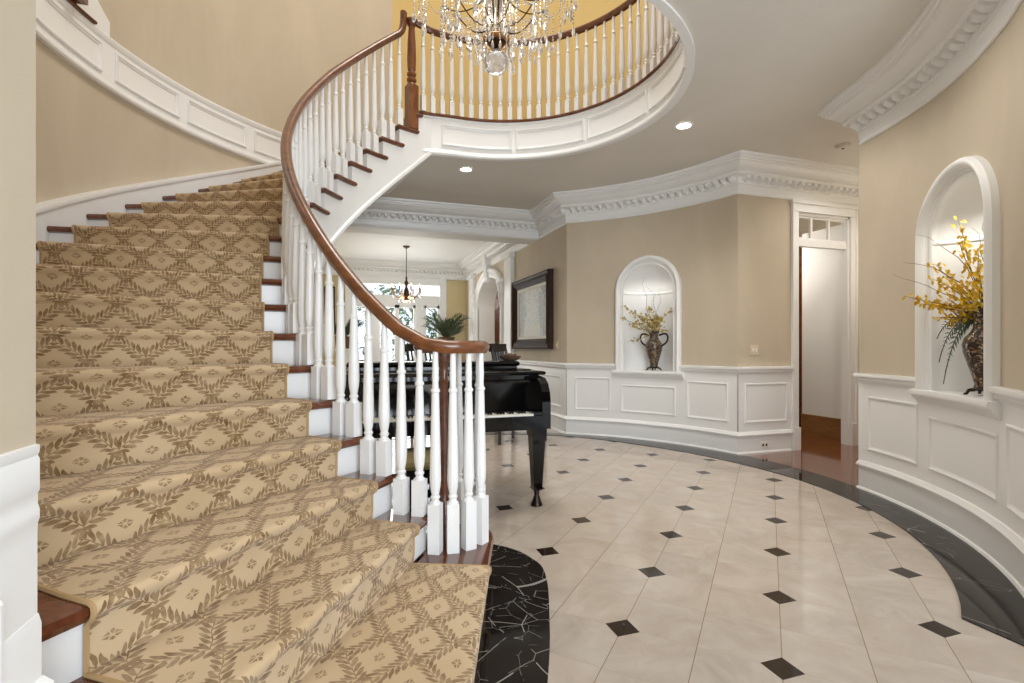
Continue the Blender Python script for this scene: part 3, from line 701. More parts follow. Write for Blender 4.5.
# handrail: volute, helical run, gooseneck
HT = [(2, .80), (2.6, .782), (3.2, .766), (4, .757), (5, .762), (6.5, .78), (9, .80), (11, .81), (12.4, .836), (13.6, .856), (15, .886), (16.4, .9), (18, .912), (20, .912)]
def zrail(a): k = (254.1-deg(a))/7.22; return k*RISE+lerp(HT, k)
RR = 1.600
pts = []
for i in range(0, 44):           # spiral inwards from the run
    t = 236.5+i*9.5; r = .236 if i < 6 else max(.085, .236-(i-6)*.0044)
    pts.append((PXc+r*cos(rad(t)), PYc+r*sin(rad(t)), 1.203+max(0, (3-i)*.006)))
pts = pts[::-1]
run = []
t = 234.0
while t > 116.6: run.append((*pol(RR, rad(t)), zrail(rad(t)))); t -= 1.6
pts = pts+run
e = pol(RR, rad(112.2)); e2 = pol(RR-.0, rad(111.6))
pts += [(*pol(RR, rad(115.4)), 4.462), (*pol(RR, rad(114.4)), 4.50), (*pol(RR, rad(113.8)), 4.545), (*pol(RR, rad(113.5)), 4.60), (*pol(RR, rad(113.4)), 4.66), (*pol(RR, rad(113.4)), 4.715)]
def railsweep(mb, pts, prof, vertical_tail=0):
    rows = []; n = len(pts); pu = None
    for i, p in enumerate(pts):
        a, b = pts[max(0, i-1)], pts[min(n-1, i+1)]
        d = [b[q]-a[q] for q in range(3)]; L = sqrt(sum(q*q for q in d)); d = [q/L for q in d]
        h = hypot(d[0], d[1])
        if h > .45: sd = (d[1]/h, -d[0]/h, 0); pu = sd
        else: sd = pu
        up = (sd[1]*d[2]-sd[2]*d[1], sd[2]*d[0]-sd[0]*d[2], sd[0]*d[1]-sd[1]*d[0])
        rows.append([tuple(p[q]+sd[q]*u+up[q]*v for q in range(3)) for u, v in prof])
    o = len(mb.v); m_ = len(prof); mb.grid(rows, True); mb.f.append(tuple(range(o+m_-1, o-1, -1))); mb.f.append(tuple(range(o+(n-1)*m_, o+n*m_)))
RP = [(-.018, -.032), (.018, -.032), (.024, -.020), (.034, -.008), (.036, .006), (.030, .020), (.016, .031), (0, .034), (-.016, .031), (-.030, .020), (-.036, .006), (-.034, -.008), (-.024, -.020)]
mb = MB(); railsweep(mb, pts, RP); mb.lathe([(.0, 1.168), (.082, 1.17), (.09, 1.19), (.09, 1.215), (.07, 1.234), (0, 1.237)], PXc, PYc, 24, cap=False)
mb.build('handrail', 'railwood', ST)
# starting newel under the volute: slender turned wood post
MB().lathe([(.040, .17), (.040, .36), (.030, .38), (.026, .42), (.030, .5), (.027, .75), (.022, 1.0), (.03, 1.02), (.022, 1.04), (.024, 1.10), (.036, 1.13), (.04, 1.172)], PXc, PYc, 16).build('starting_newel', 'tread', ST)
# top newel
nx_, ny_ = pol(1.60, rad(110.0))
def sq(mb, cx, cy, h, rot, z0, z1):
    c_, s_ = cos(rot), sin(rot)
    mb.prism([(cx+c_*x-s_*y, cy+s_*x+c_*y) for x, y in ((-h, -h), (h, -h), (h, h), (-h, h))], z0, z1)
mb = MB(); sq(mb, nx_, ny_, .054, rad(20), 3.507, 3.97)
mb.lathe([(.054, 3.97), (.050, 3.985), (.034, 3.995), (.032, 4.005), (.05, 4.02), (.052, 4.04), (.034, 4.055), (.032, 4.065), (.048, 4.08), (.05, 4.10), (.034, 4.115), (.032, 4.125), (.042, 4.14), (.044, 4.16), (.048, 4.24), (.044, 4.42), (.033, 4.58), (.034, 4.60), (.044, 4.61), (.05, 4.62), (.056, 4.635), (.066, 4.645), (.066, 4.665), (.04, 4.68), (0, 4.683)], nx_, ny_, 20)
mb.build('top_newel', 'newelwood', ST)
# balusters
def baluster(H, block=.245, seg=20, hb=.030, flute=.05):
    """turned baluster, origin at its foot; H = length to the underside of the rail"""
    mb = MB(); mb.prism([(-hb, -hb), (hb, -hb), (hb, hb), (-hb, hb)], 0, block)
    b = block; tl = H-b
    P = [(.028, b), (.027, b+.006), (.020, b+.012), (.018, b+.020), (.022, b+.028), (.024, b+.034), (.018, b+.044), (.0205, b+.056), (.026, b+.085), (.029, b+.12), (.0285, b+.15), (.025, b+.15+.22*tl), (.019, b+.72*tl)]
    c_ = b+.735*tl
    P += [(.0175, c_), (.022, c_+.006), (.0235, c_+.012), (.022, c_+.018), (.0165, c_+.026), (.0155, c_+.05), (.017, c_+.09), (.0145, H-.02), (.0135, H+.012)]
    lo, hi = b+.075, b+.70*tl
    fn = (lambda a, z: 1-flute*(.5+.5*cos(a*10)) if lo < z < hi else 1) if flute else None
    mb.lathe(P, 0, 0, seg, fn); return mb
def put_baluster(x, y, z0, zt, rot, seg, block=.178):
    mb = baluster(zt-z0, block, seg=seg, flute=.05 if seg >= 40 else 0)
    o = mb.build('baluster', 'white', None, angle=32)
    o.parent = ST; o.location = (x-ST.location.x, y-ST.location.y, z0-ST.location.z); o.rotation_euler = (0, 0, rot); return o
for t in (249, 271, 293, 317, 57, 20):
    x, y = PXc+.228*cos(rad(t)), PYc+.228*sin(rad(t)); put_baluster(x, y, RISE-.009, 1.172, rad(t-8), 40, .245)
for k in range(2, 20):
    for o in ((1.75, 5.36) if k < 19 else (1.75,)):
        a = ang(k)-rad(o); x, y = pol(RR, a); put_baluster(x, y, k*RISE-.009, zrail(a)-.030, a, 40 if k < 7 else 14)

# carpet runner on the stair
mb = MB(); mb.uv = []; R0, R1, NR = 1.755, 2.975, 10
rows = []; v = 0.; prev = None
for k in range(1, 21):
    z0, z1 = (k-1)*RISE, k*RISE; f = 0.002 if k == 1 else 0
    prof = [(.016, z0+f), (.016, z0+.05), (.016, z1-.062), (.008, z1-.050), (-.006, z1-.040), (-.013, z1-.022), (-.010, z1-.007), (.004, z1-.0005), (.03, z1)]
    if k == 20: prof += [(.25, z1)]
    else: prof += [(.12, z1)]
    for o, z in prof:
        aa = lambda R: ang(k)-o/R
        mid = (*pol(2.35, aa(2.35)), z)
        if prev: v += sqrt(sum((p-q)**2 for p, q in zip(mid, prev)))
        prev = mid
        row = []
        for j in range(NR+1):
            rlo = 1.735 if k == 1 else R0
            R = rlo+(R1-rlo)*j/NR; row.append((*pol(R, aa(R)), z)); mb.uv.append((R, v))
        rows.append(row)
mb.grid(rows, False, True)
n0 = len(mb.v)                   # thickness along both edges
for j, sg in ((0, -1), (NR, 1)):
    e0 = [r[j] for r in rows]
    und = []
    for i, p in enumerate(e0):
        und.append((p[0], p[1], p[2]))
RUN = tag(mb.build('stair_runner', 'carpet', None, angle=60), 'beige patterned carpet runner with leafy sprigs covering the middle of the stairs', 'carpet')
for j in (0, NR):
    b_ = MB(); pts = [(p[0], p[1], p[2]-.004) for p in (r[j] for r in rows)]
    b_.tube(pts, .0075, 6); b_.build('edge_binding', 'binding', RUN)

# ------------------------------------------------------------------ balcony railing
BA = thing('balcony_railing', 'curved balcony railing with white balusters and brown handrail around the round opening', 'railing', (BX, BY, Z2))
mb = MB(); path = [pol(rring(t), rad(t)) for t in [107.5-2*i for i in range(0, 104)]]
mb.sweep(path, [(-.10, 3.692), (.026, 3.692), (.036, 3.70), (.036, 3.716), (.026, 3.725), (-.10, 3.725)]); mb.build('shoe', 'tread', BA)
hp = [(nx_+.03, ny_-.0, 4.66)]+[(BX+1.50*cos(rad(t)), BY+1.50*sin(rad(t)), 4.612) for t in [104-2*i for i in range(0, 100)]]
mb = MB(); railsweep(mb, hp, RP); mb.build('handrail', 'railwood', BA)
bm = baluster(.865, block=.165, seg=16, hb=.024, flute=0); b0 = None
for i in range(44):
    a = rad(107.16-4.17*i)
    if b0 is None: b0 = bm.build('baluster', 'white', None, angle=32); o = b0
    else: o = b0.copy(); COL.objects.link(o)
    o.parent = BA; o.location = (1.50*cos(a), 1.50*sin(a), .022); o.rotation_euler = (0, 0, a)

# ------------------------------------------------------------------ lamps in the ceiling, fittings
def downlight(x, y, z, lab):
    t = thing('downlight', lab, 'ceiling light', (x, y, z), 0, 'recessed ceiling lights')
    MB().lathe([(.085, -.004), (.085, -.010), (.066, -.012), (.060, -.002)], 0, 0, 28, cap=False).build('trim_ring', 'white', t, world=False)
    MB().lathe([(.0, -.003), (.060, -.003)], 0, 0, 28, cap=False).build('lens', 'lamp', t, world=False)
    l = bpy.data.lights.new('downlight_beam', 'SPOT'); l.energy = 60; l.spot_size = rad(120); l.spot_blend = .7; l.color = (1, .95, .88); l.shadow_soft_size = .06
    o = bpy.data.objects.new('downlight_beam', l); COL.objects.link(o); o.parent = t; o.location = (0, 0, -.03)
downlight(1.325, 5.80, ZC, 'round recessed ceiling light left, above the piano')
downlight(3.017, 4.02, ZC, 'round recessed ceiling light right of the round opening')
t = thing('smoke_detector', 'small round smoke detector on the side hall ceiling', 'smoke detector', (4.88, 3.905, ZC))
MB().lathe([(.07, 0), (.07, -.012), (.060, -.03), (.03, -.036), (0, -.036)], 0, 0, 24, cap=False).build('housing', 'ceil', t, world=False)
MB().lathe([(.014, -.036), (.014, -.041), (0, -.041)], 0, 0, 12, cap=False).build('sensor', 'slot', t, world=False)
t = thing('switch_plate', 'beige wall switch plate on the wall left of the side hall door', 'light switch', (4.40, 4.605, 1.175))
MB().box(-.058, .058, -.008, 0, -.058, .058).build('plate', 'plate', t, world=False, smooth=False)
for x in (-.024, .024): MB().box(x-.008, x+.008, -.014, -.008, -.02, .02).build('rocker', 'ivory', t, world=False, smooth=False)
t = thing('wall_outlet', 'white power outlet low in the baseboard left of the side hall door', 'outlet', (4.53, 4.586, .09))
MB().box(-.06, .06, -.006, .006, -.036, .036).build('plate', 'ivory', t, world=False, smooth=False)
for x in (-.024, .024): MB().box(x-.011, x+.011, -.009, -.006, -.014, .014).build('socket', 'slot', t, world=False, smooth=False)
t = thing('thermostat', 'small beige control plate right of the framed painting', 'thermostat', (2.905, 6.78, 1.24))
MB().box(-.008, 0, -.04, .04, -.06, .06).build('plate', 'plate', t, world=False, smooth=False)
MB().box(-.014, -.008, -.012, .012, -.02, .02).build('rocker', 'ivory', t, world=False, smooth=False)

# ------------------------------------------------------------------ framed painting
P = thing('painting', 'pale street painting in a wide dark carved frame on the wall behind the piano', 'painting', (2.905, 7.78, 1.19))
y0, y1, z0, z1 = 6.92, 8.65, 1.18, 2.37
FR = [(0, .0), (0, .075), (.02, .09), (.05, .07), (.09, .085), (.12, .06), (.155, .035), (.165, .0)]
mb = MB(); rows = []
for a_, d in FR: rows.append([(2.905-d, y0+a_, z0+a_), (2.905-d, y1-a_, z0+a_), (2.905-d, y1-a_, z1-a_), (2.905-d, y0+a_, z1-a_)])
mb.grid(rows, True); mb.build('frame', 'frame', P, smooth=False)
a_ = .12; mb = MB(); rows = []
for a_, d in ((.16, .035), (.205, .03), (.21, .015)): rows.append([(2.905-d, y0+a_, z0+a_), (2.905-d, y1-a_, z0+a_), (2.905-d, y1-a_, z1-a_), (2.905-d, y0+a_, z1-a_)])
mb.grid(rows, True); mb.build('liner', 'mat', P, smooth=False)
MB().box(2.885, 2.892, y0+.20, y1-.20, z0+.20, z1-.20).build('canvas', 'canvas', P, smooth=False)

# ------------------------------------------------------------------ grand piano
PI = thing('grand_piano', 'black lacquered grand piano with closed lid inside the curve of the stairs', 'piano', (.70, 3.55, 0))
xl, xr, yf = -.06, 1.435, 3.50
def body(off=0, yfr=3.72):
    pts = [(xr+off, yfr), (xr+off, 4.15), (xr-.03+off, 4.40), (1.23+off, 4.62), (1.02+off, 4.85), (.82+off*.7, 5.05), (.66+off*.4, 5.20), (.45, 5.28+off), (.22, 5.26+off), (.04-off*.7, 5.14+off*.5), (xl-off, 4.9), (xl-off, yfr)]
    return [pts[0]]+catmull(pts[1:-1], 5)+[pts[-1]]
MB().prism(body(), .60, .985).build('case', 'lacquer', PI)
mb = MB(); rounded_slab(mb, ccw(body(.04, 3.98)), .99, 1.02); mb.build('lid', 'lacquer', PI)
mb = MB(); rounded_slab(mb, ccw([(xl-.025, 3.70), (xr+.055, 3.70), (xr+.055, 3.975), (xl-.025, 3.975)]), .985, 1.015); mb.build('front_lid', 'lacquer', PI)
mb = MB(); rounded_slab(mb, ccw([(xl+.05, 4.0), (xr-.06, 4.0), (xr-.06, 4.27), (xl+.05, 4.27)]), 1.045, 1.088); mb.box(xl+.07, xr-.08, 4.02, 4.25, 1.02, 1.05); mb.build('folded_flap', 'lacquer', PI)
for x0, x1 in ((xl, xl+.065), (xr-.065, xr)):
    mb = MB(); mb.add([(x, y, z) for x in (x0, x1) for y, z in ((3.47, .60), (3.47, .80), (3.485, .87), (3.52, .93), (3.58, .97), (3.73, .985), (3.73, .60))],
                      [tuple(range(6, -1, -1)), tuple(range(7, 14))]+[(i, (i+1) % 7, 7+(i+1) % 7, 7+i) for i in range(7)])
    mb.build('cheek', 'lacquer', PI, smooth=False)
MB().box(xl+.065, xr-.065, 3.46, 3.73, .60, .665).box(xl+.065, xr-.065, 3.455, 3.475, .60, .70).build('key_bed', 'lacquer', PI, smooth=False)
for x0 in (xl+.065, xr-.13): MB().box(x0, x0+.065, 3.475, 3.66, .66, .725).build('key_block', 'lacquer', PI, smooth=False)
MB().add([(x, y, z) for x in (xl+.065, xr-.065) for y, z in ((3.63, .70), (3.645, .70), (3.70, .93), (3.73, .965), (3.73, .70), (3.66, .70))], [(0, 1, 2, 3, 4, 5)[::-1], (6, 7, 8, 9, 10, 11)]+[(i, (i+1) % 6, 6+(i+1) % 6, 6+i) for i in range(6)]).build('fallboard', 'lacquer', PI, smooth=False)
kx0, kx1 = xl+.132, xr-.132; kw = (kx1-kx0)/52
for i in range(52): MB().box(kx0+kw*i+.0008, kx0+kw*(i+1)-.0008, 3.478, 3.64, .675, .712).build('white_key', 'ivory', PI, smooth=False)
for i in range(51):
    if (i % 7) in (0, 2, 3, 5, 6): x = kx0+kw*(i+1); MB().box(x-.0055, x+.0055, 3.53, 3.64, .70, .724).build('black_key', 'lacquer', PI, smooth=False)
for x, y in ((1.372, 3.60), (.03, 3.60), (.36, 4.95)):
    mb = MB()
    for z0, z1, h0, h1 in ((.53, .60, .060, .060), (.12, .53, .033, .052)):
        mb.add([(x+sx*h, y+sy*h, z) for z, h in ((z0, h0), (z1, h1)) for sx, sy in ((-1, -1), (1, -1), (1, 1), (-1, 1))], [(3, 2, 1, 0), (4, 5, 6, 7)]+[(i, (i+1) % 4, 4+(i+1) % 4, 4+i) for i in range(4)])
    lg = mb.build('leg', 'lacquer', PI, smooth=False)
    c_ = MB().lathe([(.018, .122), (.022, .10), (.018, .085), (.026, .06), (.03, .05)], x, y, 14); c_.lathe([(.045, .0), (.045, .014), (.036, .03), (.03, .052)], x, y, 14); 
    o = c_.build('caster', 'darkmetal', None); o.parent = lg; o.location = -PI.location
mb = MB(); mb.box(.60, .63, 3.78, 3.84, .14, .60); mb.box(.77, .80, 3.78, 3.84, .14, .60); mb.box(.55, .85, 3.74, 3.88, .09, .15); mb.build('pedal_lyre', 'lacquer', PI, smooth=False)
for x in (.62, .70, .78): MB().box(x-.02, x+.02, 3.64, 3.78, .075, .087).build('pedal', 'gold', PI, smooth=False)
# bench
BE = thing('piano_bench', 'small black piano bench with an olive cushion tucked under the keyboard', 'bench', (.50, 3.36, 0))
mb = MB(); rounded_slab(mb, ccw([(.33, 3.12), (.67, 3.12), (.67, 3.60), (.33, 3.60)]), .44, .50); mb.build('cushion', 'olive', BE)
MB().box(.345, .655, 3.135, 3.585, .36, .44).build('apron', 'lacquer', BE, smooth=False)
for x in (.365, .635):
    for y in (3.155, 3.565): MB().box(x-.024, x+.024, y-.024, y+.024, 0, .36).build('leg', 'lacquer', BE, smooth=False)
# bowl of cones on the lid
BO = thing('wicker_bowl', 'low brown bowl of dried pods on the piano lid', 'bowl', (1.335, 4.14, 1.088))
MB().lathe([(.05, .0), (.07, .012), (.092, .03), (.096, .042), (.088, .042), (.06, .016), (0, .010)], 0, 0, 20, cap=False).build('bowl', 'twig', BO, world=False)
for i in range(9):
    a = i*2.4; r = .055*sqrt(i/9); x, y, z = 1.335+r*cos(a), 4.14+r*sin(a), 1.088+.045
    mb = MB(); mb.lathe([(0, z-.022), (.016, z-.012), (.021, z), (.014, z+.014), (0, z+.022)], x, y, 9, lambda q, zz: 1+.12*sin(q*3), cap=False)
    tag(mb.build('dried_pod', 'twig'), 'brown dried pod heaped in the bowl on the piano', 'dried pod', 'pods in the bowl')
# chairs behind the piano
def chair(lab, x, y, rz):
    t = thing('armchair', lab, 'chair', (x, y, 0), rz, 'dark chairs behind the piano')
    mb = MB(); rounded_slab(mb, ccw([(-.25, -.24), (.25, -.24), (.28, .26), (-.28, .26)]), .43, .48); mb.build('seat', 'blackwood', t, world=False)
    for x in (-.24, .24):
        MB().box(x-.02, x+.02, .20, .24, 0, .44).build('leg', 'blackwood', t, world=False, smooth=False)
        MB().tube([(x, -.22, 0), (x, -.22, .45), (x, -.27, .9), (x, -.34, 1.25)], [.02, .024, .022, .018], 8).build('leg', 'blackwood', t, world=False)
        MB().tube([(x, -.25, .70), (x*1.1, -.05, .73), (x*1.12, .16, .70), (x*1.1, .2, .62), (x*1.05, .19, .45)], .018, 8).build('arm', 'blackwood', t, world=False)
    MB().box(-.26, .26, -.36, -.32, 1.15, 1.25).build('top_rail', 'blackwood', t, world=False, smooth=False)
    MB().box(-.24, .24, -.27, -.24, .56, .62).build('lower_rail', 'blackwood', t, world=False, smooth=False)
    for i in range(5):
        x = -.16+.08*i; MB().tube([(x, -.255, .60), (x, -.28, .9), (x, -.34, 1.17)], .014, 6).build('slat', 'blackwood', t, world=False)
chair('dark slat back armchair standing behind the right half of the piano', 2.11, 6.02, rad(-128))
chair('dark slat back armchair behind the piano, left of the other and nearer the french doors', 1.16, 6.95, rad(-150))

# ------------------------------------------------------------------ vases and flowers in the niches
def petals(mb, c, r, n=5):
    a0 = random.random()*6.28; tx, ty = random.uniform(.5, 2.2), random.uniform(-1, 1)
    for i in range(n):
        a = a0+2*pi*i/n
        d = (cos(a), sin(a)*cos(tx), sin(a)*sin(tx)); e = (-sin(a), cos(a)*cos(tx), cos(a)*sin(tx)); u = (sin(ty)*.5, -sin(tx), cos(tx))
        w = r*.50
        mb.add([c, tuple(c[k]+d[k]*r*.6+e[k]*w+u[k]*r*.25 for k in range(3)), tuple(c[k]+d[k]*r+u[k]*r*.15 for k in range(3)), tuple(c[k]+d[k]*r*.6-e[k]*w+u[k]*r*.25 for k in range(3))], [(0, 1, 2, 3)])
def niche_frame(sg):
    a0 = rad(sg*35.0); return (-sin(a0), cos(a0)), (cos(a0), sin(a0))
def vase(lab, mat, x, y, z, s=1., handles=True):
    t = thing('vase', lab, 'vase', (x, y, z))
    P_ = [(.001, .05), (.055, .05), (.05, .07), (.062, .12), (.085, .20), (.105, .27), (.112, .32), (.10, .365), (.072, .40), (.058, .43), (.056, .48), (.075, .515), (.08, .52), (.072, .525), (.05, .50), (.001, .49)]
    MB().lathe([(r*s, q*s) for r, q in P_], 0, 0, 28, cap=False).build('body', mat, t, world=False)
    mb = MB(); mb.lathe([(.05*s, .052*s), (.066*s, .04*s), (.06*s, .03*s), (.001, .03*s)], 0, 0, 20, cap=False)
    for i in range(4):
        a = pi/4+i*pi/2; mb.tube([(.05*s*cos(a), .05*s*sin(a), .035*s), (.078*s*cos(a), .078*s*sin(a), .03*s), (.09*s*cos(a), .09*s*sin(a), .008*s), (.105*s*cos(a), .105*s*sin(a), .006*s)], [.012*s, .011*s, .009*s, .006*s], 8)
    mb.build('foot', 'darkmetal', t, world=False)
    return t
EX, NX = niche_frame(1)
vx, vy = pol(RW+.10, rad(34.3)); V1 = vase('two-handled mottled urn vase standing in the back wall niche', 'vase_pale', vx, vy, .904, .98)
for sg in (-1, 1):
    p = [(sg*.105, .32), (sg*.16, .36), (sg*.185, .42), (sg*.165, .47), (sg*.12, .475), (sg*.07, .455)]
    MB().tube(catmull([(EX[0]*u, EX[1]*u, q) for u, q in p], 4), .012, 8).build('handle', 'darkmetal', V1, world=False)
ux, uy = pol(RW+.10, rad(-35.6)); V2 = vase('dark mosaic urn vase on clawed feet in the right wall niche', 'vase', ux, uy, .904, .98)
def spray(t, pts, r, pm, nb, br, spread):
    st = MB().tube(pts, [r*(1-.7*i/(len(pts)-1)) for i in range(len(pts))], 6).build('branch', 'twig', t, world=False)
    if nb:
        mb = MB(); L = len(pts)-1
        for i in range(nb):
            f = (.25+.75*random.random())*L; k = min(L-1, int(f)); q = f-k
            c = tuple(pts[k][j]+(pts[k+1][j]-pts[k][j])*q+random.gauss(0, spread) for j in range(3)); petals(mb, c, br*random.uniform(.7, 1.2))
        mb.build('blossoms', pm, st, world=False, smooth=False)
def bloom(lab, base, E, Nn, specs, pm, br):
    t = thing('flower_arrangement', lab, 'flowers', base)
    for (u1, w1, z1, nb, sp, bend, rr) in specs:
        pts = []
        for i in range(9):
            f = i/8; u = u1*f**1.25+bend*sin(pi*f)*.5; w = w1*f; z = z1*f**.85-bend*.3*sin(pi*f)
            j = (.014 if nb else .034)*sin((9 if nb else 13)*f+u1*30)*f
            pts.append((E[0]*(u+j)+Nn[0]*w, E[1]*(u+j)+Nn[1]*w, z))
        spray(t, pts, rr, pm, nb, br, sp)
    return t
# u along the wall (image left is +u at the right wall), w out of the niche is negative
bloom('pale yellow blossom sprays and bare twigs in the back niche urn', (vx, vy, 1.40), EX, NX,
      [(.36, -.16, .36, 26, .02, .02, .004), (.40, -.15, .20, 22, .02, .03, .004), (-.36, -.16, .32, 24, .02, .02, .004), (.24, -.14, .10, 16, .02, .05, .004), (.30, -.2, -.12, 8, .015, .06, .003), (.02, -.08, .30, 34, .035, .03, .004), (-.08, -.12, .20, 30, .035, 0, .004), (.10, -.12, .20, 30, .035, 0, .004), (0, -.14, .12, 40, .05, 0, .004), (-.15, -.12, .16, 26, .035, 0, .004),
       (.10, -.08, .72, 0, 0, .09, .004), (.04, -.10, .60, 0, 0, -.09, .004), (-.03, -.08, .52, 0, 0, .03, .003), (-.12, -.08, .56, 0, 0, -.05, .003), (-.16, -.1, .02, 10, .02, -.1, .003)], 'petal_pale', .018)
F2 = bloom('bright yellow orchid sprays with curly twigs and fern in the right niche urn', (ux, uy, 1.40), *niche_frame(-1),
      [(.12, -.08, .62, 46, .016, .05, .004), (.02, -.12, .46, 40, .020, .0, .004), (.42, -.26, .17, 40, .014, .03, .004), (.28, -.22, .10, 40, .018, .02, .004), (.16, -.2, .26, 46, .022, .0, .004), (-.12, -.1, .40, 40, .022, .0, .004), (.05, -.16, .14, 60, .035, 0, .004), (-.08, -.16, .17, 56, .035, 0, .004), (.16, -.2, .0, 40, .03, .02, .004), (-.2, -.12, .28, 36, .02, 0, .004), (.22, -.16, .36, 34, .016, .03, .004),
       (.46, -.24, .42, 0, 0, -.12, .004), (.40, -.20, .60, 0, 0, -.16, .003), (.50, -.3, .34, 0, 0, .02, .003), (-.10, -.06, .58, 0, 0, -.10, .003), (0, -.06, .55, 0, 0, -.10, .003)], 'petal', .0175)
def fern_frond(t, pts, Lf, mat='fern', n=18):
    mb = MB(); m_ = len(pts)-1
    mb.tube(pts, .003, 5)
    for i in range(n):
        f = (i+1)/(n+.5)*m_; k = min(m_-1, int(f)); q = f-k
        c = [pts[k][j]+(pts[k+1][j]-pts[k][j])*q for j in range(3)]; d = [pts[k+1][j]-pts[k][j] for j in range(3)]; L = sqrt(sum(w*w for w in d)); d = [w/L for w in d]
        ln = Lf*sin(pi*min(.97, .12+.88*(i+1)/n))
        ref = FREF
        sd = [d[1]*ref[2]-d[2]*ref[1], d[2]*ref[0]-d[0]*ref[2], d[0]*ref[1]-d[1]*ref[0]]; L = sqrt(sum(w*w for w in sd)); sd = [w/L for w in sd]
        for s_ in (-1, 1):
            dirv = [sd[j]*s_*.85+d[j]*.5 for j in range(3)]
            a_ = [c[j]+dirv[j]*ln*.45+d[j]*ln*.13 for j in range(3)]; b_ = [c[j]+dirv[j]*ln*.45-d[j]*ln*.13 for j in range(3)]; tip = [c[j]+dirv[j]*ln for j in range(3)]
            a_[2] += .004; mb.add([c, a_, tip, b_], [(0, 1, 2, 3)])
    mb.build('frond', mat, t, world=False, smooth=False)
E2, N2 = niche_frame(-1); FREF = (*N2, 0)
for u1, w1, zd, L in ((.25, -.13, -.30, .075), (.17, -.14, -.44, .085), (.10, -.16, -.36, .075), (.30, -.12, -.14, .06)):
    pts = [(E2[0]*u1*sin(pi/2*f)+N2[0]*w1*f, E2[1]*u1*sin(pi/2*f)+N2[1]*w1*f, .03*sin(pi*f)+zd*f*f) for f in [i/10 for i in range(11)]]
    fern_frond(F2, pts, L)

# ------------------------------------------------------------------ far room: palms, chandelier, cabinet
FREF = (.25, .9, .35)
def palm(lab, x, y, s, n, seed):
    random.seed(seed); t = thing('potted_palm', lab, 'plant', (x, y, 0), 0, None)
    MB().box(-.2, .2, -.2, .2, 0, .06).box(-.16, .16, -.16, .16, .06, 1.12).box(-.2, .2, -.2, .2, 1.12, 1.18).build('pedestal', 'white', t, world=False, smooth=False)
    MB().lathe([(.14, 1.18), (.19, 1.26), (.20, 1.42), (.22, 1.45), (.19, 1.45), (.18, 1.4), (0, 1.4)], 0, 0, 20, cap=False).build('pot', 'twig', t, world=False)
    for i in range(n):
        a = 2*pi*i/n+random.uniform(-.2, .2); r = s*random.uniform(.55, 1); h = s*random.uniform(.35, 1.0)
        pts = [(cos(a)*r*f, sin(a)*r*f, 1.42+h*1.9*f-h*1.15*f*f*(.3+.8*r/s)) for f in [q/8 for q in range(9)]]
        fern_frond(t, pts, .14*s+.03, 'leaf', 22)
palm('dark feathery palm in a pot on a white pedestal right of the french doors', 2.20, 11.75, .66, 19, 3)
palm('leafy dark plant on a white pedestal left of the french doors', -.06, 11.9, .56, 13, 5)
def candle_arm(t, cx, cy, hub, R, zt, a, mat, r=.006, dip=.05):
    pts = [(cx+R*f*cos(a), cy+R*f*sin(a), hub-dip*sin(pi*f*1.05)*1.4+(zt-hub)*f**2.2) for f in [i/9 for i in range(10)]]
    return MB().tube(pts, r, 6).build('arm', mat, t)
def drop(x, y, z, L, r):
    mb = MB(); mb.lathe([(0, z), (r*.35, z-.008), (0, z-.016)], x, y, 6, cap=False)
    mb.lathe([(0, z-.016), (r*.55, z-.016-L*.25), (r, z-.016-L*.62), (r*.6, z-.016-L*.85), (0, z-.016-L)], x, y, 6, cap=False); return mb
fx, fy = 1.16, 10.6
T2 = thing('chandelier', 'small candle chandelier hanging in the far room before the french doors', 'chandelier', (fx, fy, ZC))
MB().lathe([(.0, ZC), (.075, ZC), (.07, ZC-.02), (.02, ZC-.05), (0, ZC-.05)], fx, fy, 16, cap=False).build('canopy', 'bronze', T2)
MB().tube([(fx, fy, ZC-.04), (fx, fy, 2.62)], .009, 6).build('rod', 'bronze', T2)
MB().lathe([(.0, 2.68), (.02, 2.66), (.015, 2.6), (.045, 2.54), (.02, 2.46), (.05, 2.38), (.06, 2.30), (.03, 2.22), (.05, 2.18), (.0, 2.12)], fx, fy, 14, cap=False).build('stem', 'bronze', T2)
for i in range(8):
    a = 2*pi*i/8+.2; ar = candle_arm(T2, fx, fy, 2.30, .30, 2.34, a, 'gold', .008, .06); x, y = fx+.30*cos(a), fy+.30*sin(a)
    MB().lathe([(.0, 2.33), (.03, 2.35), (.012, 2.355), (.012, 2.45), (0, 2.45)], x, y, 8, cap=False).build('candle', 'cabwood', T2)
    MB().lathe([(0, 2.45), (.011, 2.47), (0, 2.51)], x, y, 8, cap=False).build('bulb', 'flame', T2)
    drop(x, y, 2.32, .06, .013).build('crystal', 'crystal', T2, smooth=False); drop(fx+.17*cos(a), fy+.17*sin(a), 2.22, .06, .013).build('crystal', 'crystal', T2, smooth=False)
# wooden cabinet through the arch
CB = thing('wall_cabinet', 'reddish brown wooden wall cabinet seen through the far arch', 'cabinet', (3.80, 12.7, 1.36))
MB().box(3.62, 3.97, 12.55, 12.845, 1.36, 2.66).build('body', 'cabwood', CB, smooth=False)
mb = MB(); mb.box(3.63, 3.96, 12.53, 12.55, 1.40, 2.60); mb.box(3.68, 3.91, 12.522, 12.53, 1.48, 2.52); mb.build('door', 'cabwood', CB, smooth=False); MB().box(3.60, 3.99, 12.51, 12.845, 2.66, 2.72).build('cornice', 'cabwood', CB, smooth=False)
MB().lathe([(0, 1.82), (.012, 1.825), (.012, 1.845), (0, 1.85)], 3.665, 12.515, 8, cap=False).build('knob', 'darkmetal', CB)
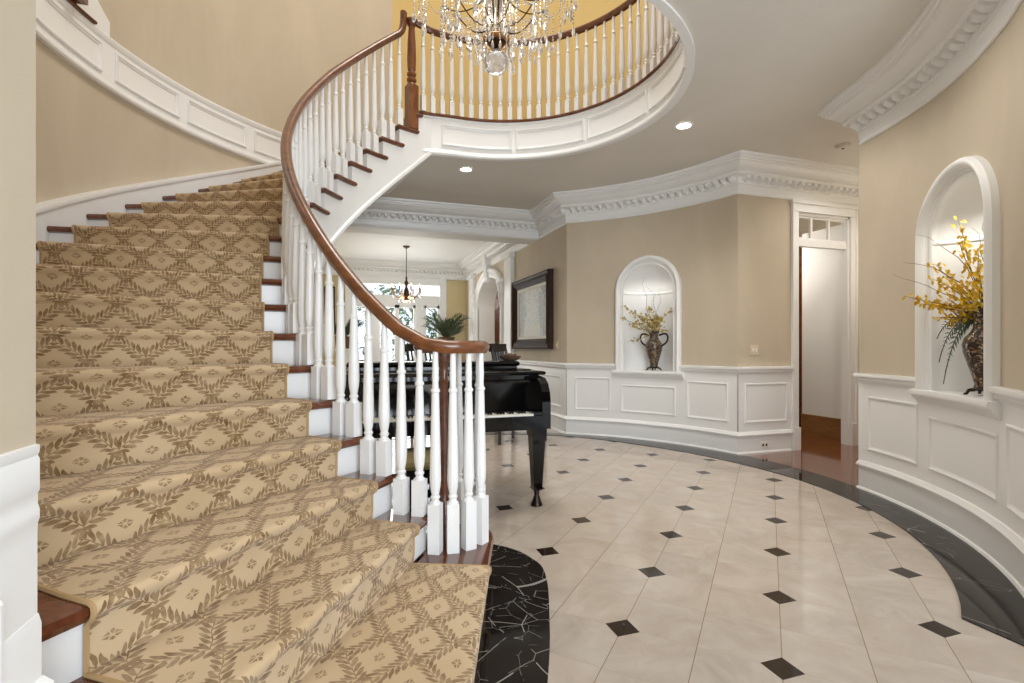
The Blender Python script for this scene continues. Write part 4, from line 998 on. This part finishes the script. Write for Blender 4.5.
# tall dark picture on the far wall left of the doors
TP = thing('tall_picture', 'narrow tall dark picture on the yellow wall left of the french doors', 'picture', (-.40, 12.745, 1.5))
MB().box(-.52, -.28, 12.715, 12.745, 1.55, 2.65).build('frame', 'frame', TP, smooth=False); MB().box(-.49, -.31, 12.71, 12.716, 1.58, 2.62).build('canvas', 'canvas', TP, smooth=False)

# ------------------------------------------------------------------ great chandelier
gx, gy = 1.158, 3.97
G = thing('chandelier', 'large crystal chandelier hanging in the round opening', 'chandelier', (gx, gy, 8.0))
MB().lathe([(0, 8.08), (.15, 8.06), (.12, 8.0), (.02, 7.96), (0, 7.96)], gx, gy, 20, cap=False).build('canopy', 'bronze', G)
MB().tube([(gx, gy, 7.97), (gx, gy, 5.0)], .014, 8).build('chain', 'bronze', G)
MB().lathe([(0, 5.05), (.03, 5.0), (.05, 4.9), (.03, 4.8), (.06, 4.6), (.03, 4.45), (.025, 4.2), (.05, 4.05), (.03, 4.0), (.022, 3.80), (.06, 3.74), (.085, 3.70), (.06, 3.675), (.02, 3.66), (0, 3.65)], gx, gy, 18, cap=False).build('stem', 'bronze', G)
mb = MB()
for i in range(10):
    a = 2*pi*i/10; mb.lathe([(0, 4.12), (.012, 4.11), (.016, 3.98), (.010, 3.88), (.016, 3.78), (0, 3.71)], gx+.075*cos(a), gy+.075*sin(a), 8, cap=False)
mb.build('crystal_columns', 'crystal', G)
MB().lathe([(.09, 3.69), (.112, 3.695), (.116, 3.715), (.10, 3.73), (.09, 3.69)], gx, gy, 22, cap=False).build('lower_ring', 'gold', G)
mb = MB(); mb.lathe([(.098*sin(pi*i/14), 3.535-.098*cos(pi*i/14)) for i in range(15)], gx, gy, 18, cap=False); mb.build('ball', 'crystal', G, smooth=False)
strands = MB()
def bead_line(p, q, sag, n, r=.009):
    for i in range(n+1):
        f = i/n; c = [p[k]+(q[k]-p[k])*f for k in range(3)]; c[2] -= sag*4*f*(1-f)
        strands.lathe([(0, c[2]+r), (r, c[2]), (0, c[2]-r)], c[0], c[1], 5, cap=False)
random.seed(11); ND = 0
def hang(x, y, ztop, zbot, L, r):
    global ND
    bead_line((x, y, ztop), (x, y, zbot+L), 0, max(2, int((ztop-zbot-L)/.026)), .010)
    mb = drop(x, y, zbot+L, L, r)
    if ND < 98: mb.build('crystal', 'crystal', G, smooth=False); ND += 1
    else: strands.add(mb.v, mb.f)
for R, n, hub, zt, candles in ((.35, 8, 3.86, 3.99, False), (.64, 12, 4.16, 4.26, True)):
    tips = []
    for i in range(n):
        a = 2*pi*i/n+(.13 if n == 8 else .0)
        candle_arm(G, gx, gy, hub, R, zt, a, 'bronze', .0055, .05)
        x, y = gx+R*cos(a), gy+R*sin(a); tips.append((x, y, zt-.02))
        MB().lathe([(0, zt-.012), (.02, zt-.006), (.040, zt+.008), (.034, zt+.012), (.008, zt+.006)], x, y, 10, cap=False).build('drip_pan', 'crystal', G)
        if candles:
            MB().lathe([(.010, zt+.006), (.010, zt+.10)], x, y, 8).build('candle', 'ivory', G); MB().lathe([(0, zt+.10), (.011, zt+.12), (0, zt+.16)], x, y, 8, cap=False).build('bulb', 'flame', G)
        else:
            strands.lathe([(0, zt+.24), (.012, zt+.18), (.016, zt+.08), (.006, zt+.01)], x, y, 6, cap=False)
        for q in range(3):
            b_ = a+2*pi*q/3; hang(x+.032*cos(b_), y+.032*sin(b_), zt, zt-random.uniform(.19, .30), .10, .017)
        hang(gx+.72*R*cos(a), gy+.72*R*sin(a), hub-.02, hub-random.uniform(.17, .25), .09, .016)
    for i in range(n):
        bead_line(tips[i], tips[(i+1) % n], .09, 16)
        bead_line(tips[i], (gx+.06*cos(2*pi*i/n), gy+.06*sin(2*pi*i/n), hub+.22), .06, 18)
for i in range(24):
    a = 2*pi*(i+.5)/24; R = .61+.05*(i % 2); hang(gx+R*cos(a), gy+R*sin(a), 4.22, random.uniform(3.76, 3.90), .11, .019)
for i in range(16):
    a = 2*pi*(i+.3)/16; hang(gx+.42*cos(a), gy+.42*sin(a), 4.06, random.uniform(3.64, 3.78), .11, .018)
for i in range(12):
    a = 2*pi*i/12; hang(gx+.22*cos(a), gy+.22*sin(a), 3.86, random.uniform(3.58, 3.66), .09, .017); hang(gx+.115*cos(a), gy+.115*sin(a), 3.70, 3.60, .07, .014)
tag(strands.build('bead_strands', 'crystal', G, smooth=False), kind='stuff')

# ------------------------------------------------------------------ garden beyond the doors
struct(MB().box(-9, 14, 12.95, 34, -.25, -.12), 'ground', 'paving', 'pale paving outside the french doors', 'ground', smooth=False)
def bush(lab, x, y, r, h, seed):
    random.seed(seed); t = thing('garden_bush', lab, 'shrub', (x, y, -.12))
    MB().tube([(0, 0, 0), (.03, 0, h*.4), (0, .02, h*.7)], [.05, .04, .02], 8).build('trunk', 'twig', t, world=False)
    mb = MB()
    for i in range(800):
        a, b = random.uniform(0, 6.28), random.uniform(-1, 1); q = random.random()**.33
        c = (r*q*sqrt(1-b*b)*cos(a), r*q*sqrt(1-b*b)*sin(a), h*.62+h*.42*q*b); s_ = random.uniform(.05, .10)*1.6
        d = [random.gauss(0, 1) for _ in range(3)]; e = [random.gauss(0, 1) for _ in range(3)]
        L = sqrt(sum(w*w for w in d)); d = [w/L*s_ for w in d]; L = sqrt(sum(w*w for w in e)); e = [w/L*s_*.5 for w in e]
        mb.add([tuple(c[k]-d[k] for k in range(3)), tuple(c[k]+e[k] for k in range(3)), tuple(c[k]+d[k] for k in range(3)), tuple(c[k]-e[k] for k in range(3))], [(0, 1, 2, 3)])
    mb.build('foliage', 'garden', t, world=False, smooth=False)
bush('green garden shrub outside the left sidelight of the french doors', -1.1, 16.6, 1.0, 3.6, 1)
bush('green garden shrub outside the middle of the french doors', 1.3, 17.9, 1.1, 3.4, 2)
bush('green garden shrub outside the right sidelight of the french doors', 3.4, 16.8, 1.0, 2.9, 4)
RA = thing('garden_railing', 'dark iron railing on the terrace outside the french doors', 'railing', (1.2, 15.4, -.12))
MB().box(-2.2, 4.6, 15.38, 15.42, .80, .84).build('top_bar', 'iron', RA, smooth=False); MB().box(-2.2, 4.6, 15.39, 15.41, .02, .05).build('bottom_bar', 'iron', RA, smooth=False)
for i in range(46): MB().box(-2.2+.15*i-.008, -2.2+.15*i+.008, 15.39, 15.41, -.12, .82).build('bar', 'iron', RA, smooth=False)

# ------------------------------------------------------------------ light
def area(name, loc, rot, sx, sy, e, col, cam=True):
    l = bpy.data.lights.new(name, 'AREA'); l.shape = 'RECTANGLE'; l.size = sx; l.size_y = sy; l.energy = e; l.color = col
    o = bpy.data.objects.new(name, l); COL.objects.link(o); o.location = loc; o.rotation_euler = rot; return o
def point(name, loc, e, col, r=.05):
    l = bpy.data.lights.new(name, 'POINT'); l.energy = e; l.color = col; l.shadow_soft_size = r
    o = bpy.data.objects.new(name, l); COL.objects.link(o); o.location = loc; return o
area('entrance_daylight', (1.15, -2.3, 1.55), (rad(90), 0, 0), 2.3, 2.7, 175, (.82, .91, 1))
area('upper_front_fill', (1.15, -2.3, 5.2), (rad(82), 0, 0), 2.3, 2.6, 120, (1, .96, .90))  # unseen area light added to brighten the upper storey; the window is assumed
area('dome_fill', (CX, CY, 8.15), (0, 0, 0), 2.4, 2.4, 190, (1, .95, .87))  # invented overhead source, added above the dome to light the upper walls
for x, y in ((2.9, 2.3), (3.45, 3.3), (5.2, 3.9), (2.75, 5.1)):  # extra spots without fixtures, added to lift the walls and floor
    l = bpy.data.lights.new('fill_spot', 'SPOT'); l.energy = 46 if y < 5 else 20; l.spot_size = rad(150); l.spot_blend = .8; l.color = (1, .96, .9); l.shadow_soft_size = .08
    o = bpy.data.objects.new('fill_spot', l); COL.objects.link(o); o.location = (x, y, ZC-.02)
area('garden_daylight', (1.16, 13.1, 1.4), (rad(-90), 0, 0), 2.2, 2.7, 100, (.96, .98, 1))
point('chandelier_light', (gx, gy, 3.92), 19, (1, .92, .80), .28)
point('far_chandelier_light', (fx, fy, 2.05), 38, (1, .95, .86), .15)
point('side_hall_light', (6.0, 3.75, 2.3), 15, (1, .90, .74), .5)
point('entrance_fill', (1.15, -.7, 2.55), 16, (1, .98, .95), .35)  # fill point added behind the viewpoint for more ambient; no lamp hangs here
point('arch_room_light', (4.4, 9.6, 2.6), 30, (1, .95, .88), .2)
point('passage_light', (5.45, 5.9, 2.5), 34, (1, .94, .86), .2)
for sg in (-1, 1):
    x, y = pol(RW+.045, rad(sg*35)); l = bpy.data.lights.new('niche_light', 'SPOT'); l.energy = 4.5 if sg > 0 else 9; l.spot_size = rad(125); l.spot_blend = .6; l.color = (1, .95, .86); l.shadow_soft_size = .02
    o = bpy.data.objects.new('niche_light', l); COL.objects.link(o); o.location = (x, y, 2.24); o.rotation_euler = (0, 0, 0)

w = bpy.data.worlds.new('sky'); scene.world = w; w.use_nodes = True
bg = w.node_tree.nodes['Background']; bg.inputs[0].default_value = (.80, .90, 1, 1); bg.inputs[1].default_value = 1.5

# ------------------------------------------------------------------ camera
cam = bpy.data.cameras.new('camera'); co = bpy.data.objects.new('camera', cam); COL.objects.link(co)
co.location = (0, 0, 1.2); co.rotation_euler = (rad(90), 0, rad(-18.07))
cam.sensor_width = 36; cam.lens = 36*504.5/1024; cam.shift_y = (347.7-341.5)/1024; cam.clip_start = .05
scene.camera = co
vs = scene.view_settings; vs.view_transform = 'Standard'; vs.look = 'None'; vs.exposure = .11; vs.gamma = 1; vs.use_curve_mapping = False
scene.cycles.max_bounces = 10; scene.cycles.diffuse_bounces = 5; scene.cycles.sample_clamp_indirect = 8; scene.cycles.caustics_refractive = False; scene.cycles.caustics_reflective = False
